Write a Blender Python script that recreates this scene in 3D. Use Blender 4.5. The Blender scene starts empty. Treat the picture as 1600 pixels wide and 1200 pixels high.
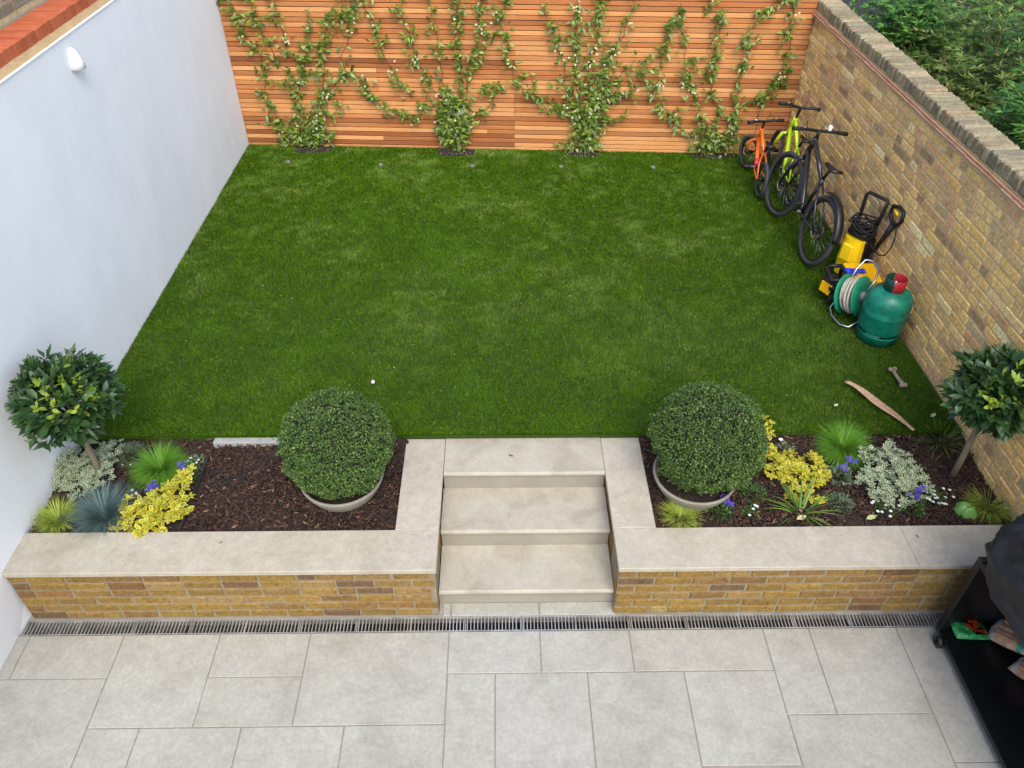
import bpy, math, random
import numpy as np
from mathutils import Vector, Matrix, Euler, noise as mnoise
random.seed(7); rng = np.random.default_rng(7)
R = math.radians
SC = bpy.context.scene; COL = SC.collection
# ------------------------------------------------------------------ camera
cam = bpy.data.cameras.new('camera'); co = bpy.data.objects.new('camera', cam); COL.objects.link(co)
CAM = Vector((2.8638, 0.0, 3.680))
co.matrix_world = Matrix.Translation(CAM) @ Matrix.Rotation(R(-0.919), 4, 'Z') @ Matrix.Rotation(R(90-40.126), 4, 'X') @ Matrix.Rotation(R(0.24), 4, 'Z')
cam.sensor_width = 36; cam.lens = 1232.04/1600*36; cam.clip_start = 0.05; cam.clip_end = 300
SC.camera = co
# ------------------------------------------------------------------ sky, sun, exposure
SUN_EL, SUN_AZ = 52.0, 168.0       # elevation; azimuth measured from +Y clockwise
w = bpy.data.worlds.new('World'); SC.world = w; w.use_nodes = True
nt = w.node_tree; bg = nt.nodes['Background']
sky = nt.nodes.new('ShaderNodeTexSky'); sky.sky_type = 'NISHITA'; sky.sun_disc = False
sky.sun_elevation = R(SUN_EL); sky.sun_rotation = R(SUN_AZ); sky.air_density = 1.0; sky.dust_density = 2.6; sky.ozone_density = 0.6
nt.links.new(sky.outputs[0], bg.inputs[0]); bg.inputs[1].default_value = 0.15
sl = bpy.data.lights.new('sun', 'SUN'); sl.energy = 1.2; sl.angle = R(45); sl.color = (1.0, 0.975, 0.93)
so = bpy.data.objects.new('sun', sl); COL.objects.link(so)
so.rotation_euler = (R(90-SUN_EL), 0, R(180-SUN_AZ)); so.location = (0, 0, 20)
SC.view_settings.view_transform = 'Standard'; SC.view_settings.look = 'None'
SC.view_settings.exposure = 1.25; SC.view_settings.gamma = 1; SC.view_settings.use_curve_mapping = False

# ------------------------------------------------------------------ helpers: colour and material
def S(r, g, b):
    f = lambda c: ((c/255+0.055)/1.055)**2.4 if c/255 > 0.04045 else c/255/12.92
    return (f(r), f(g), f(b), 1)
def pmat(name, cols, scale=6, detail=6, rough=0.6, bump=0.0, bscale=40, rcols=None, metal=0.0, spec=0.5, coords='pos',
         stretch=(1, 1, 1), trans=0.0, blot=0.35, rvar=0.0, coat=0.0, distort=0.0, emis=None, fine=None):
    """procedural material: noise ramp 'cols' [(pos, colour)...]; rcols = ramp picked at random per piece"""
    m = bpy.data.materials.new(name); m.use_nodes = True; t = m.node_tree; N = t.nodes; L = t.links
    b = N['Principled BSDF']; out = N['Material Output']
    if coords == 'pos':
        src = N.new('ShaderNodeNewGeometry').outputs['Position']
    else:
        src = N.new('ShaderNodeTexCoord').outputs['Object']
    mp = N.new('ShaderNodeMapping'); mp.inputs['Scale'].default_value = stretch; L.new(src, mp.inputs[0])
    nz = N.new('ShaderNodeTexNoise'); nz.inputs['Scale'].default_value = scale; nz.inputs['Detail'].default_value = detail
    nz.inputs['Roughness'].default_value = 0.62; nz.inputs['Distortion'].default_value = distort; L.new(mp.outputs[0], nz.inputs['Vector'])
    def ramp(cs, fac):
        r = N.new('ShaderNodeValToRGB'); e = r.color_ramp.elements
        while len(e) < len(cs): e.new(0.5)
        for i, (p, c) in enumerate(cs): e[i].position = p; e[i].color = c if len(c) == 4 else (*c, 1)
        L.new(fac, r.inputs[0]); return r.outputs[0]
    col = ramp(cols, nz.outputs[0]) if len(cols) > 1 else None
    if rcols:
        g = N.new('ShaderNodeNewGeometry'); oi = N.new('ShaderNodeObjectInfo')
        ad = N.new('ShaderNodeMath'); ad.operation = 'ADD'; L.new(g.outputs['Random Per Island'], ad.inputs[0]); L.new(oi.outputs['Random'], ad.inputs[1])
        fr = N.new('ShaderNodeMath'); fr.operation = 'FRACT'; L.new(ad.outputs[0], fr.inputs[0])
        rc = ramp(rcols, fr.outputs[0])
        if col is not None:
            mx = N.new('ShaderNodeMix'); mx.data_type = 'RGBA'; mx.inputs[0].default_value = blot
            L.new(rc, mx.inputs[6]); L.new(col, mx.inputs[7]); col = mx.outputs[2]
        else: col = rc
    if fine and col is not None:
        for (fs_, fa) in fine:
            n3 = N.new('ShaderNodeTexNoise'); n3.inputs['Scale'].default_value = fs_; n3.inputs['Detail'].default_value = 4; n3.inputs['Roughness'].default_value = 0.7; L.new(mp.outputs[0], n3.inputs['Vector'])
            mr = N.new('ShaderNodeMapRange'); mr.inputs[1].default_value = 0.3; mr.inputs[2].default_value = 0.7; mr.inputs[3].default_value = 1-fa; mr.inputs[4].default_value = 1+fa; L.new(n3.outputs[0], mr.inputs[0])
            vm = N.new('ShaderNodeVectorMath'); vm.operation = 'SCALE'; L.new(col, vm.inputs[0]); L.new(mr.outputs[0], vm.inputs['Scale']); col = vm.outputs[0]
    if col is not None: L.new(col, b.inputs['Base Color'])
    else: b.inputs['Base Color'].default_value = cols[0][1]
    b.inputs['Roughness'].default_value = rough; b.inputs['Metallic'].default_value = metal
    b.inputs['Specular IOR Level'].default_value = spec; b.inputs['Coat Weight'].default_value = coat
    if rvar:
        ma = N.new('ShaderNodeMath'); ma.operation = 'MULTIPLY_ADD'; ma.inputs[1].default_value = rvar; ma.inputs[2].default_value = rough-rvar/2
        L.new(nz.outputs[0], ma.inputs[0]); L.new(ma.outputs[0], b.inputs['Roughness'])
    if bump:
        n2 = N.new('ShaderNodeTexNoise'); n2.inputs['Scale'].default_value = bscale; n2.inputs['Detail'].default_value = 8; n2.inputs['Roughness'].default_value = 0.65
        L.new(mp.outputs[0], n2.inputs['Vector'])
        bp = N.new('ShaderNodeBump'); bp.inputs['Strength'].default_value = bump; bp.inputs['Distance'].default_value = 0.01
        L.new(n2.outputs[0], bp.inputs['Height']); L.new(bp.outputs[0], b.inputs['Normal'])
    if trans:
        tr = N.new('ShaderNodeBsdfTranslucent'); ms = N.new('ShaderNodeMixShader'); ms.inputs[0].default_value = trans
        if col is not None: L.new(col, tr.inputs[0])
        else: tr.inputs[0].default_value = cols[0][1]
        L.new(b.outputs[0], ms.inputs[1]); L.new(tr.outputs[0], ms.inputs[2]); L.new(ms.outputs[0], out.inputs[0])
    if emis:
        b.inputs['Emission Color'].default_value = emis; b.inputs['Emission Strength'].default_value = 1
    return m
def flat(name, c, rough=0.5, metal=0.0, spec=0.5, coat=0.0, var=0.14, bump=0.0, bscale=60, scale=14):
    d = lambda k: (c[0]*k, c[1]*k, c[2]*k, 1)
    return pmat(name, [(0.3, d(1-var)), (0.7, d(1+var))], scale=scale, rough=rough, metal=metal, spec=spec, coat=coat, bump=bump, bscale=bscale, rvar=0.15)

# ------------------------------------------------------------------ helpers: objects
def props(o, label=None, cat=None, group=None, kind=None):
    if label: o['label'] = label
    if cat: o['category'] = cat
    if group: o['group'] = group
    if kind: o['kind'] = kind
    return o
def thing(name, label, cat, loc=(0, 0, 0), rot=(0, 0, 0), group=None):
    o = bpy.data.objects.new(name, None); COL.objects.link(o); o.location = loc; o.rotation_euler = rot; o.empty_display_size = 0.1
    return props(o, label, cat, group)
def link(name, me, parent=None, loc=None, rot=None, sc=None):
    o = bpy.data.objects.new(name, me); COL.objects.link(o)
    if parent: o.parent = parent
    if loc is not None: o.location = loc
    if rot is not None: o.rotation_euler = rot
    if sc is not None: o.scale = sc
    return o
class MB:
    def __init__(s): s.v = []; s.f = []; s.sm = []; s.mi = []; s.m = 0
    def add(s, vs, fs, smooth=False):
        k = len(s.v); s.v += [tuple(p) for p in vs]
        for f in fs: s.f.append(tuple(i+k for i in f)); s.sm.append(smooth); s.mi.append(s.m)
        return s
    def box(s, x0, x1, y0, y1, z0, z1, ch=0.0, M=None, jit=0.0):
        """box, optionally with chamfered edges all round"""
        if ch <= 0:
            vs = [(x, y, z) for z in (z0, z1) for y in (y0, y1) for x in (x0, x1)]
            fs = [(0, 2, 3, 1), (4, 5, 7, 6), (0, 1, 5, 4), (2, 6, 7, 3), (0, 4, 6, 2), (1, 3, 7, 5)]
        else:
            cx, cy, cz = (x0+x1)/2, (y0+y1)/2, (z0+z1)/2; hx, hy, hz = (x1-x0)/2, (y1-y0)/2, (z1-z0)/2
            c = min(ch, hx*.9, hy*.9, hz*.9); vs = []; idx = {}
            for sx in (-1, 1):
                for sy in (-1, 1):
                    for sz in (-1, 1):
                        for a in range(3):
                            h = [hx-c, hy-c, hz-c]; h[a] = (hx, hy, hz)[a]
                            idx[(sx, sy, sz, a)] = len(vs); vs.append((cx+sx*h[0], cy+sy*h[1], cz+sz*h[2]))
            fs = []
            for a in range(3):
                b_, c_ = (a+1) % 3, (a+2) % 3
                for sgn in (-1, 1):
                    q = []
                    for (p, r) in ((-1, -1), (1, -1), (1, 1), (-1, 1)):
                        k = [0, 0, 0]; k[a] = sgn; k[b_] = p; k[c_] = r; q.append(idx[(*k, a)])
                    fs.append(q if sgn > 0 else q[::-1])
            for a in range(3):            # edges along axis a
                b_, c_ = (a+1) % 3, (a+2) % 3
                for p in (-1, 1):
                    for r in (-1, 1):
                        k0 = [0, 0, 0]; k0[a] = -1; k0[b_] = p; k0[c_] = r; k1 = list(k0); k1[a] = 1
                        q = [idx[(*k0, b_)], idx[(*k1, b_)], idx[(*k1, c_)], idx[(*k0, c_)]]
                        fs.append(q if p*r > 0 else q[::-1])
            for sx in (-1, 1):
                for sy in (-1, 1):
                    for sz in (-1, 1):
                        q = [idx[(sx, sy, sz, a)] for a in range(3)]
                        fs.append(q if sx*sy*sz > 0 else q[::-1])
        if jit: vs = [tuple(c+random.uniform(-jit, jit) for c in p) for p in vs]
        if M is not None: vs = [tuple(M @ Vector(p)) for p in vs]
        return s.add(vs, fs)
    def tube(s, pts, r, n=10, closed=False, caps=True, flat_=None):
        P = [Vector(p) for p in pts]; m = len(P); rs = r if isinstance(r, (list, tuple)) else [r]*m
        def tan(i):
            if closed: t = P[(i+1) % m]-P[i-1]
            else: t = P[min(i+1, m-1)]-P[max(i-1, 0)]
            return t.normalized() if t.length > 1e-9 else Vector((0, 0, 1))
        t0 = tan(0); a = Vector((0, 0, 1)) if abs(t0.z) < 0.9 else Vector((1, 0, 0)); u = t0.cross(a).normalized()
        vs = []; prev = t0
        for i in range(m):
            t = tan(i); q = prev.rotation_difference(t); u = (q @ u); u = (u-t*u.dot(t)).normalized(); v = t.cross(u); prev = t
            for k in range(n):
                an = 2*math.pi*k/n; sx = 1.0 if flat_ is None else flat_
                vs.append(P[i]+u*math.cos(an)*rs[i]+v*math.sin(an)*rs[i]*sx)
        fs = []
        for i in range(m if closed else m-1):
            j = (i+1) % m
            for k in range(n): fs.append((i*n+k, i*n+(k+1) % n, j*n+(k+1) % n, j*n+k))
        s.add(vs, fs, True)
        if caps and not closed:
            k = len(s.v)-len(vs)
            s.f.append(tuple(k+i for i in range(n))[::-1]); s.sm.append(False); s.mi.append(s.m)
            s.f.append(tuple(k+(m-1)*n+i for i in range(n))); s.sm.append(False); s.mi.append(s.m)
        return s
    def lathe(s, prof, n=32, M=None, a0=0.0, a1=2*math.pi):
        full = abs(a1-a0-2*math.pi) < 1e-6; k = n if full else n+1; vs = []; fs = []
        for (r, z) in prof:
            for i in range(k):
                a = a0+(a1-a0)*i/n; vs.append(Vector((r*math.cos(a), r*math.sin(a), z)))
        if M is not None: vs = [M @ p for p in vs]
        for j in range(len(prof)-1):
            for i in range(n):
                i2 = (i+1) % k if full else i+1
                fs.append((j*k+i, j*k+i2, (j+1)*k+i2, (j+1)*k+i))
        return s.add(vs, fs, True)
    def torus(s, c, ax, R_, r, n=40, k=8, e1=None):
        ax = Vector(ax).normalized(); u = ax.orthogonal().normalized(); v = ax.cross(u)
        return s.tube([Vector(c)+u*math.cos(2*math.pi*i/n)*R_+v*math.sin(2*math.pi*i/n)*R_ for i in range(n)], r, k, closed=True)
    def mesh(s, name, mats):
        me = bpy.data.meshes.new(name); me.from_pydata(s.v, [], s.f)
        me.polygons.foreach_set('use_smooth', s.sm)
        ms = mats if isinstance(mats, (list, tuple)) else [mats]
        for m in ms: me.materials.append(m)
        if len(ms) > 1: me.polygons.foreach_set('material_index', s.mi)
        me.update(); return me
    def build(s, name, mats, parent=None, loc=None, rot=None):
        return link(name, s.mesh(name, mats), parent, loc, rot)
def npmesh(name, V, F, mats, mi=None, smooth=False):
    """mesh from numpy arrays, F of shape (M,k)"""
    V = np.asarray(V, np.float32).reshape(-1, 3); F = np.asarray(F, np.int32); k = F.shape[1]
    me = bpy.data.meshes.new(name); me.vertices.add(len(V)); me.vertices.foreach_set('co', V.ravel())
    me.loops.add(F.size); me.loops.foreach_set('vertex_index', F.ravel())
    me.polygons.add(len(F)); me.polygons.foreach_set('loop_start', np.arange(0, F.size, k, dtype=np.int32))
    me.polygons.foreach_set('loop_total', np.full(len(F), k, np.int32))
    for m in (mats if isinstance(mats, (list, tuple)) else [mats]): me.materials.append(m)
    if mi is not None: me.polygons.foreach_set('material_index', np.asarray(mi, np.int32))
    if smooth: me.polygons.foreach_set('use_smooth', np.ones(len(F), bool))
    me.update(calc_edges=True); me.validate(); return me
def unit(a): return a/np.maximum(np.linalg.norm(a, axis=-1, keepdims=True), 1e-9)
def leaves(pos, d, nrm, L, W, fold=0.2, curl=0.25, wide=0.45):
    """simple folded leaves, 5 verts / 4 tris each"""
    pos = np.asarray(pos, float); d = unit(np.asarray(d, float)); n = len(pos)
    s = unit(np.cross(d, nrm)); nn = unit(np.cross(s, d)); L = np.broadcast_to(L, (n,))[:, None]; W = np.broadcast_to(W, (n,))[:, None]
    c = pos+d*L*wide-nn*W*fold; l = pos+d*L*wide+s*W/2; r = pos+d*L*wide-s*W/2; t = pos+d*L-nn*L*curl
    V = np.stack([pos, l, c, r, t], 1).reshape(-1, 3)
    F = np.array([[0, 2, 1], [0, 3, 2], [1, 2, 4], [2, 3, 4]]); F = (F[None]+5*np.arange(n)[:, None, None]).reshape(-1, 3)
    return V, F
def leaf8(L, W, fold=0.12, curl=0.2):
    """a larger leaf along +Y, facing +Z, with midrib fold and curl: 8 verts"""
    P = [(0, 0, 0)]; F = []
    for t, ww in ((0.3, 0.85), (0.65, 0.9)):
        z = -curl*L*t*t
        P += [(-W/2*ww, L*t, z), (0, L*t, z-fold*W), (W/2*ww, L*t, z)]
    P.append((0, L, -curl*L))
    F = [(0, 2, 1), (0, 3, 2), (1, 2, 5, 4), (2, 3, 6, 5), (4, 5, 7), (5, 6, 7)]
    return P, F
def blades(base, az, L, a0, droop, wd, seg=4, twist=0.0):
    """arching grass blades; a0 = start angle from vertical, droop = extra bend along the blade"""
    n = len(base); L = np.broadcast_to(L, (n,)); a0 = np.broadcast_to(a0, (n,)); droop = np.broadcast_to(droop, (n,)); wd = np.broadcast_to(wd, (n,))
    h = np.stack([np.cos(az), np.sin(az), np.zeros(n)], 1); sd = np.stack([-np.sin(az), np.cos(az), np.zeros(n)], 1)
    p = base.copy(); rows = []
    for i in range(seg+1):
        t = i/seg; ww = wd*(1-t**2*0.95)
        rows.append(np.stack([p-sd*ww[:, None]/2, p+sd*ww[:, None]/2], 1))
        a = a0+droop*((i+.5)/seg)
        p = p+(h*np.sin(a)[:, None]+np.array([0, 0, 1])*np.cos(a)[:, None])*(L/seg)[:, None]
    V = np.concatenate(rows, 1)      # n, 2(seg+1), 3
    F = np.array([[2*i, 2*i+1, 2*i+3, 2*i+2] for i in range(seg)]); k = 2*(seg+1)
    return V.reshape(-1, 3), (F[None]+k*np.arange(n)[:, None, None]).reshape(-1, 4)

# ------------------------------------------------------------------ materials
m_render = pmat('white_render', [(0.25, S(221, 225, 226)), (0.5, S(227, 229, 229)), (0.75, S(231, 233, 233))], scale=1.4, detail=7, rough=0.85, bump=0.12, bscale=10, fine=[(2.2, .045), (9, .02)], stretch=(1, 1, 0.45))
STOCK = [(0.0, S(220, 174, 102)), (0.12, S(249, 204, 124)), (0.24, S(203, 163, 109)), (0.36, S(255, 217, 144)), (0.48, S(206, 150, 118)), (0.58, S(194, 165, 122)), (0.68, S(245, 196, 120)), (0.76, S(126, 98, 88)), (0.83, S(233, 187, 140)), (0.89, S(92, 80, 80)), (0.94, S(255, 237, 178)), (1.0, S(233, 178, 100))]
m_stock = pmat('old_stock_brick', [(0.2, S(107, 89, 75)), (0.38, S(203, 163, 104)), (0.52, S(249, 206, 128)), (0.66, S(231, 182, 140)), (0.85, S(255, 248, 201))], scale=13, detail=9, rough=0.92, bump=1.0, bscale=45, rcols=STOCK, blot=0.34, spec=0.2, fine=[(38, .32), (120, .2)])
YEL = [(0.0, S(130, 104, 49)), (0.14, S(113, 90, 46)), (0.27, S(141, 115, 61)), (0.38, S(108, 83, 50)), (0.49, S(133, 109, 50)), (0.58, S(118, 88, 61)), (0.67, S(125, 102, 46)), (0.74, S(101, 74, 52)), (0.80, S(140, 119, 72)), (0.85, S(90, 55, 40)), (0.89, S(77, 62, 61)), (0.93, S(122, 81, 50)), (1.0, S(147, 128, 86))]
m_yellow = pmat('new_stock_brick', [(0.2, S(57, 44, 35)), (0.36, S(104, 81, 48)), (0.5, S(138, 112, 56)), (0.66, S(125, 95, 69)), (0.82, S(152, 136, 92))], scale=17, detail=9, rough=0.9, bump=1.0, bscale=50, rcols=YEL, blot=0.36, spec=0.2, fine=[(42, .32), (130, .18)])
m_mortar = pmat('lime_mortar', [(0.3, S(115, 104, 80)), (0.7, S(137, 127, 102))], scale=20, rough=0.95, bump=0.6, bscale=80)
m_mortar2 = pmat('old_mortar', [(0.3, S(185, 159, 116)), (0.7, S(224, 195, 147))], scale=12, rough=0.95, bump=0.6, bscale=80)
m_copebrick = pmat('weathered_coping_brick', [(0.2, S(84, 82, 66)), (0.5, S(128, 122, 98)), (0.8, S(166, 152, 122))], scale=22, detail=8, rough=0.95, bump=1.0, bscale=60, rcols=[(0, S(122, 116, 92)), (0.2, S(156, 142, 112)), (0.4, S(108, 104, 82)), (0.6, S(148, 124, 96)), (0.75, S(98, 96, 86)), (0.88, S(168, 150, 118)), (1, S(134, 124, 100))], blot=0.4, spec=0.15, fine=[(50, .28)])
m_cream = pmat('clay_creasing_tile', [(0.25, S(150, 104, 80)), (0.5, S(176, 130, 102)), (0.75, S(190, 156, 124))], scale=14, rough=0.9, bump=0.5, rcols=[(0, S(168, 116, 90)), (1, S(182, 140, 112))], blot=0.5, fine=[(40, .2)])
m_fillet = pmat('sand_mortar_fillet', [(0.3, S(150, 127, 89)), (0.7, S(172, 148, 108))], scale=18, rough=0.95, bump=0.5, bscale=80)
m_redbrick = pmat('red_engineering_brick', [(0.25, S(135, 63, 37)), (0.55, S(172, 86, 53)), (0.8, S(185, 104, 70))], scale=12, detail=8, rough=0.85, bump=0.4, bscale=60, rcols=[(0, S(172, 92, 59)), (0.5, S(186, 106, 70)), (0.8, S(159, 83, 55)), (1, S(179, 97, 63))], blot=0.4, spec=0.25)
m_greybrick = pmat('old_grey_brick', [(0.25, S(92, 84, 72)), (0.6, S(132, 122, 104)), (0.85, S(170, 164, 150))], scale=12, rough=0.95, bump=0.8, rcols=[(0, S(118, 106, 84)), (0.4, S(138, 128, 108)), (0.7, S(104, 96, 84)), (1, S(158, 152, 142))], blot=0.45)
STONE = [(0.22, S(134, 127, 110)), (0.42, S(153, 146, 130)), (0.6, S(165, 158, 143)), (0.8, S(157, 151, 138))]
m_coping = pmat('pale_limestone_coping', STONE, scale=5, detail=10, rough=0.6, bump=0.15, bscale=50, rcols=[(0, S(158, 151, 133)), (1, S(164, 157, 141))], blot=0.7, distort=0.5, fine=[(15, .07), (45, .11)])
m_tread = pmat('warm_limestone_tread', [(0.25, S(134, 127, 112)), (0.45, S(154, 147, 131)), (0.62, S(160, 155, 139)), (0.8, S(152, 150, 136))], scale=3.2, detail=10, rough=0.6, bump=0.1, bscale=50, distort=1.2, fine=[(12, .06), (45, .08)])
m_riser = pmat('limestone_riser', [(0.3, S(127, 121, 109)), (0.7, S(141, 136, 123))], scale=4, rough=0.7)
m_slab = pmat('grey_porcelain_slab', [(0.24, S(126, 123, 112)), (0.42, S(145, 143, 133)), (0.58, S(155, 154, 144)), (0.8, S(149, 149, 139))], scale=3.4, detail=12, rough=0.58, bump=0.15, bscale=70, rcols=[(0, S(141, 138, 126)), (0.5, S(154, 151, 141)), (1, S(148, 146, 138))], blot=0.66, distort=0.4, rvar=0.2, fine=[(13, .08), (42, .13)])
m_grout = flat('grey_grout', S(132, 128, 121), rough=0.95)
m_steel = pmat('stainless_steel', [(0.3, S(142, 142, 136)), (0.7, S(196, 195, 191))], scale=9, rough=0.4, metal=0.55)
m_dirtsteel = flat('dull_steel', S(120, 116, 110), rough=0.5, metal=0.7)
m_dark = flat('dark_gap', S(8, 6, 6), rough=0.95)
CED = [(0.0, S(189, 128, 75)), (0.12, S(163, 96, 52)), (0.24, S(207, 151, 95)), (0.36, S(128, 72, 38)), (0.48, S(187, 124, 72)), (0.58, S(217, 165, 108)), (0.68, S(172, 106, 59)), (0.78, S(112, 60, 32)), (0.88, S(194, 135, 79)), (1.0, S(209, 157, 101))]
m_cedar = pmat('cedar_slat', [(0.22, S(127, 70, 37)), (0.45, S(182, 117, 68)), (0.62, S(198, 138, 84)), (0.85, S(163, 94, 53))], scale=3, detail=10, rough=0.6, bump=0.25, bscale=18, rcols=CED, blot=0.2, stretch=(1.2, 1, 26), spec=0.3, fine=[(5, .16)])
m_cedarback = flat('dark_cedar_batten', S(46, 26, 14), rough=0.9)
m_soil = pmat('dark_soil', [(0.3, S(27, 19, 14)), (0.7, S(52, 38, 29))], scale=25, rough=0.98, bump=1.0, bscale=90)
m_nsoil = pmat('neighbour_soil', [(0.3, S(19, 17, 12)), (0.7, S(38, 35, 26))], scale=6, rough=0.98, bump=1.0, bscale=60)
m_bark = pmat('bark_chip', [(0.5, S(65, 38, 24))], rough=0.9, rcols=[(0, S(36, 24, 18)), (0.3, S(53, 34, 25)), (0.55, S(68, 43, 32)), (0.75, S(45, 29, 22)), (0.92, S(85, 58, 42)), (1, S(129, 101, 77))])
def leafmat(name, cs, rough=0.5, trans=0.25, spec=0.25):
    n = len(cs); return pmat(name, [(0.5, cs[0])], rough=rough, rcols=[(i/(n-1), c) for i, c in enumerate(cs)], trans=trans, spec=spec)
m_box = leafmat('box_leaf', [S(46, 73, 37), S(63, 92, 44), S(81, 108, 50), S(53, 82, 42), S(100, 123, 55), S(69, 98, 46), S(128, 142, 71)], rough=0.45)
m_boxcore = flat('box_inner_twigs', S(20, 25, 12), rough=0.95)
m_bay = leafmat('bay_leaf', [S(35, 60, 31), S(49, 78, 38), S(41, 68, 38), S(60, 90, 45), S(45, 72, 33), S(70, 98, 65)], rough=0.4, trans=0.15, spec=0.35)
m_bayyoung = leafmat('bay_young_leaf', [S(126, 152, 54), S(150, 170, 64), S(104, 136, 48)], rough=0.4, trans=0.3)
m_jas = leafmat('jasmine_leaf', [S(54, 78, 25), S(102, 126, 43), S(76, 102, 33), S(130, 146, 59), S(47, 69, 23), S(111, 137, 47), S(89, 111, 38), S(137, 152, 70)], rough=0.35, trans=0.2, spec=0.4)
m_jasfl = leafmat('jasmine_flower', [S(232, 226, 190), S(240, 236, 214), S(222, 206, 150)], rough=0.6)
m_stem = flat('woody_stem', S(74, 58, 40), rough=0.9)
m_trunk = pmat('bay_trunk_bark', [(0.3, S(98, 88, 68)), (0.7, S(134, 122, 98))], scale=20, rough=0.9, bump=0.6, stretch=(1, 1, 0.3))
m_lime = leafmat('lime_grass', [S(150, 168, 62), S(176, 190, 84), S(128, 150, 50), S(190, 200, 104)], rough=0.5)
m_blue = leafmat('blue_fescue_blade', [S(84, 108, 108), S(108, 132, 132), S(70, 94, 92), S(136, 156, 152)], rough=0.6)
m_mop = leafmat('green_mop_grass', [S(86, 138, 36), S(108, 160, 48), S(70, 118, 30), S(128, 172, 64)], rough=0.5)
m_strap = leafmat('strap_leaf', [S(82, 120, 44), S(104, 140, 58), S(66, 100, 38), S(132, 158, 78)], rough=0.45)
m_yleaf = leafmat('golden_leaf_margin', [S(210, 189, 52), S(220, 201, 77), S(193, 174, 44), S(207, 192, 99)], rough=0.4)
m_yleafc = leafmat('golden_leaf_centre', [S(120, 141, 41), S(150, 161, 44), S(89, 119, 39)], rough=0.4)
m_wleaf = leafmat('cream_leaf_margin', [S(200, 208, 172), S(216, 222, 192), S(172, 188, 142)], rough=0.45)
m_wleafc = leafmat('grey_green_leaf_centre', [S(56, 84, 48), S(84, 110, 70), S(44, 70, 42), S(110, 132, 92)], rough=0.45)
m_lav = leafmat('grey_green_needle', [S(84, 106, 78), S(104, 124, 94), S(122, 138, 110), S(70, 96, 66)], rough=0.7)
m_green = leafmat('mid_green_leaf', [S(58, 92, 44), S(78, 112, 54), S(46, 78, 40)], rough=0.45)
m_violet = leafmat('violet_petal', [S(88, 76, 172), S(112, 98, 196), S(74, 60, 150)], rough=0.6)
m_white = leafmat('white_petal', [S(236, 236, 230), S(226, 228, 222), S(244, 242, 238)], rough=0.6)
m_hosta = leafmat('bright_rounded_leaf', [S(104, 152, 70), S(120, 166, 84), S(96, 142, 62)], rough=0.22, trans=0.15, spec=0.5)
m_shrub = leafmat('evergreen_shrub_leaf', [S(46, 82, 30), S(68, 114, 41), S(93, 141, 55), S(55, 93, 34), S(116, 160, 68), S(38, 66, 28)], rough=0.45, trans=0.25)
m_shrub2 = leafmat('olive_shrub_leaf', [S(70, 94, 37), S(101, 122, 55), S(55, 77, 32), S(135, 145, 74), S(85, 103, 43), S(46, 64, 28)], rough=0.5, trans=0.25)
m_pot = pmat('grey_stoneware_pot', [(0.3, S(119, 114, 101)), (0.7, S(138, 133, 120))], scale=8, rough=0.8, bump=0.2, bscale=60)
m_rubber = flat('black_rubber', S(23, 23, 25), rough=0.75)
m_tyre = flat('grey_black_tyre', S(59, 60, 62), rough=0.8)
m_black = flat('black_plastic', S(17, 17, 19), rough=0.45)
m_blackm = flat('black_painted_steel', S(11, 11, 14), rough=0.4)
m_gun = flat('gunmetal_frame_paint', S(37, 39, 44), rough=0.28, metal=0.3, coat=0.6)
m_alloy = flat('brushed_alloy', S(170, 172, 176), rough=0.3, metal=1.0)
m_orange = flat('orange_bike_paint', S(240, 110, 28), rough=0.3, coat=0.7)
m_pink = flat('red_pink_bike_paint', S(222, 44, 70), rough=0.3, coat=0.7)
m_neon = flat('neon_yellow_green_paint', S(196, 236, 30), rough=0.3, coat=0.7)
m_yel = flat('yellow_plastic', S(246, 206, 24), rough=0.4, var=0.05)
m_amb = flat('amber_yellow_plastic', S(244, 182, 12), rough=0.4, var=0.05)
m_bluep = flat('blue_glove_rubber', S(30, 64, 196), rough=0.5)
m_gasg = pmat('scuffed_green_enamel', [(0.24, S(70, 104, 92)), (0.32, S(16, 92, 74)), (0.5, S(10, 112, 90)), (0.66, S(20, 124, 100)), (0.74, S(120, 158, 142))], scale=9, detail=12, rough=0.4, bump=0.15, bscale=20, rvar=0.3, fine=[(20, .2)])
m_reelg = flat('green_reel_plastic', S(20, 124, 92), rough=0.45)
m_redp = flat('red_plastic_collar', S(176, 34, 44), rough=0.45)
m_darkg = flat('dark_green_collar', S(18, 62, 50), rough=0.5)
m_hose = pmat('grey_garden_hose', [(0.3, S(146, 138, 122)), (0.7, S(184, 178, 160))], scale=20, rough=0.6)
m_bone = pmat('chewed_bone', [(0.3, S(112, 98, 78)), (0.7, S(155, 140, 119))], scale=18, rough=0.7, bump=0.4)
m_strip = pmat('dried_tan_sheath', [(0.3, S(155, 117, 85)), (0.7, S(190, 160, 130))], scale=14, rough=0.7, stretch=(3, 3, 3))
m_ball = flat('white_ball_plastic', S(195, 195, 193), rough=0.35, var=0.02)
m_lamp = flat('white_lamp_enamel', S(238, 240, 242), rough=0.35, var=0.02)
m_bead = flat('white_render_bead', S(240, 240, 236), rough=0.6, var=0.03)
m_cover = pmat('black_nylon_cover', [(0.3, S(23, 26, 31)), (0.7, S(37, 39, 46))], scale=5, rough=0.5, bump=0.35, bscale=14, spec=0.35)
m_baggreen = pmat('green_printed_plastic', [(0.3, S(16, 96, 40)), (0.48, S(30, 134, 62)), (0.6, S(70, 160, 96)), (0.72, S(150, 186, 158))], scale=26, rough=0.3, bump=0.6, bscale=40)
m_bagdark = flat('dark_print', S(22, 10, 9), rough=0.35)
m_bagred = flat('brick_red_print', S(176, 56, 36), rough=0.35)
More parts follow.
